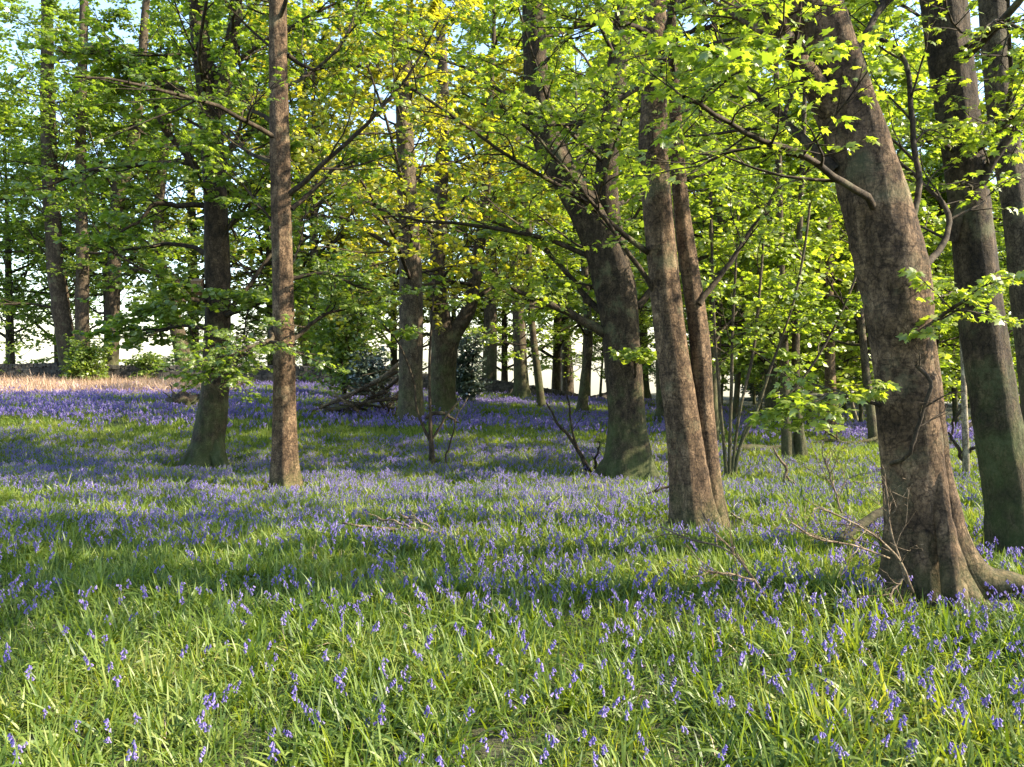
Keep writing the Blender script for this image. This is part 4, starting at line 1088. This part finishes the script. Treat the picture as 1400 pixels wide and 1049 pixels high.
rng = np.random.default_rng(1234)
tufts_near = [blade_tuft("tuft", rng, 15, 0.075, 0.185, 0.0115, 6, BLADE, lean=0.95, arch=1.15) for _ in range(7)]
tufts_mid = [blade_tuft("tuft", rng, 20, 0.13, 0.20, 0.0125, 4, BLADE, lean=0.9, arch=1.0) for _ in range(5)]
tufts_far = [blade_tuft("tuft", rng, 28, 0.28, 0.21, 0.019, 3, BLADE) for _ in range(5)]
tuft_dry = [blade_tuft("tuft", rng, 24, 0.22, 0.50, 0.014, 4, DRY, lean=0.9) for _ in range(4)]
def put(name, y0, y1, dens, src, smin, smax, label, margin=1.5, keepf=None):
    x, y = region(rng, y0, y1, dens, margin)
    if keepf is not None:
        k = rng.random(len(x)) < keepf(x, y); x, y = x[k], y[k]
    n = len(x)
    lush = 0.60 + 0.50 * vnoise(x / 0.55, y / 0.55, 31) + 0.34 * vnoise(x / 0.2, y / 0.2, 32)
    for (fx, fy, fr) in FEET:
        if fy < 20: lush = lush * np.clip((np.hypot(x - fx, y - fy) - fr * 1.25) / 0.30, 0.3 if "bell" not in name else 0.02, 1.0)
    o = scatter(name, np.stack([x, y, ground_z(x, y) - 0.01], -1), rng.random(n) * 6.28, rng.normal(0, 0.12, (n, 2)), (smin + (smax - smin) * rng.random(n)) * lush, rng.integers(0, len(src), n), src)
    tag(o, label, "dry grass" if "dry" in name else "grass" if "grass" in name else "bluebells", kind="stuff")
    return o
put("grass", 1.4, 8.0, 225, tufts_near, 0.7, 1.15, "bright strap-leaved grass and bluebell leaves filling the open glade", keepf=lambda x, y: 0.75 + 0.5 * vnoise(x / 0.45, y / 0.45, 33))
put("grass", 8.0, 20.0, 58, tufts_mid, 0.8, 1.2, "shaded green ground leaves beneath the trees on the slope", 2.5)
put("grass", 20.0, 46.0, 15, tufts_far, 0.85, 1.25, "fine green ground cover on the distant bank below the wall", 5.0)
put("dry_grass", 29.0, 41.0, 20, tuft_dry, 0.8, 1.3, "strip of straw-coloured dry grass and bracken before the stone wall", 4.0,
    keepf=lambda x, y: sstep(31, 33, y) * (1 - sstep(-14.5, -12, x)) * 1.0)

put("dry_grass", 1.6, 9.0, 5, [blade_tuft("tuft", rng, 5, 0.08, 0.16, 0.004, 4, DRY, lean=1.3) for _ in range(4)], 0.6, 1.2, "withered straw-coloured stems scattered through the green glade", 1.0)
bb_mid = [bluebell_clump("clump", rng, 3, 0.12, 0.205, 5, 6, 0.85) for _ in range(6)]
bb_far = [bluebell_clump("clump", rng, 6, 0.26, 0.24, 4, 5, 1.35) for _ in range(5)]
put("bluebells", 7.0, 19.0, 62, bb_mid, 0.60, 0.92, "dense violet bluebell drifts spread under the trees", 2.0, keepf=lambda x, y: 0.85 * flower_density(x, y))
put("bluebells", 19.0, 45.0, 8, bb_far, 0.9, 1.25, "hazy violet sweep of bluebells on the distant bank", 5.0, keepf=flower_density)

# single bluebells of the near glade: the 300 that show largest are objects of their own, the others one mass
variants = []
for v in range(8):
    st, fl = bluebell_parts(rng, 0.20 + 0.08 * rng.random(), 6 + v % 5, 6, True)
    variants.append((st.mesh("stem", STEM), fl.mesh("flower_head", PETAL)))
x, y = region(rng, 1.9, 7.2, 170, 0.4)
k = rng.random(len(x)) < (0.5 + 0.35 * sstep(3.6, 6.0, y)) * flower_density(x, y); x, y = x[k], y[k]
for (fx, fy, fr) in FEET:
    k = np.hypot(x - fx, y - fy) > fr * 1.3 + 0.12; x, y = x[k], y[k]
z = ground_z(x, y)
py = CY - FPX * np.tan(np.arctan2(z + 0.25 - CAM_Z, y) + PITCH); px = CX + x / y * FPX
inview = (px > 5) & (px < 1395) & (py < 1040)
order = np.argsort(np.where(inview, y, 1e6))
first = order[:296]; rest = order[296:]
for q in first:
    ms, mf = variants[int(rng.integers(0, 8))]
    o = bpy.data.objects.new("bluebell", ms); COL.objects.link(o)
    o.location = (x[q], y[q], z[q] - 0.01); o.rotation_euler = (rng.normal(0, 0.12), rng.normal(0, 0.12), rng.random() * 6.28)
    s_ = 0.52 + 0.32 * rng.random(); o.scale = (s_, s_, s_)
    tag(o, "single violet bluebell with nodding bells in the sunlit open glade", "bluebell", "bluebells of the near glade")
    f = bpy.data.objects.new("flower_head", mf); COL.objects.link(f); f.parent = o
bb_near = [bluebell_clump("clump", rng, 1, 0.01, 0.25, 5, 7 + v % 3, 0.9) for v in range(8)]
n = len(rest)
o = scatter("bluebells", np.stack([x[rest], y[rest], z[rest] - 0.01], -1), rng.random(n) * 6.28, rng.normal(0, 0.12, (n, 2)), 0.54 + 0.34 * rng.random(n), rng.integers(0, 8, n), bb_near)
tag(o, "scattered violet bluebells thickening towards the twin brown stems", "bluebells", kind="stuff")

print("scene built in %.1f s" % (time.time() - T_START))
tri = sum(len(m.loops) - 2 * len(m.polygons) for m in {ob.data.name: ob.data for ob in sc.objects if ob.type == 'MESH'}.values())
print("triangles", tri)
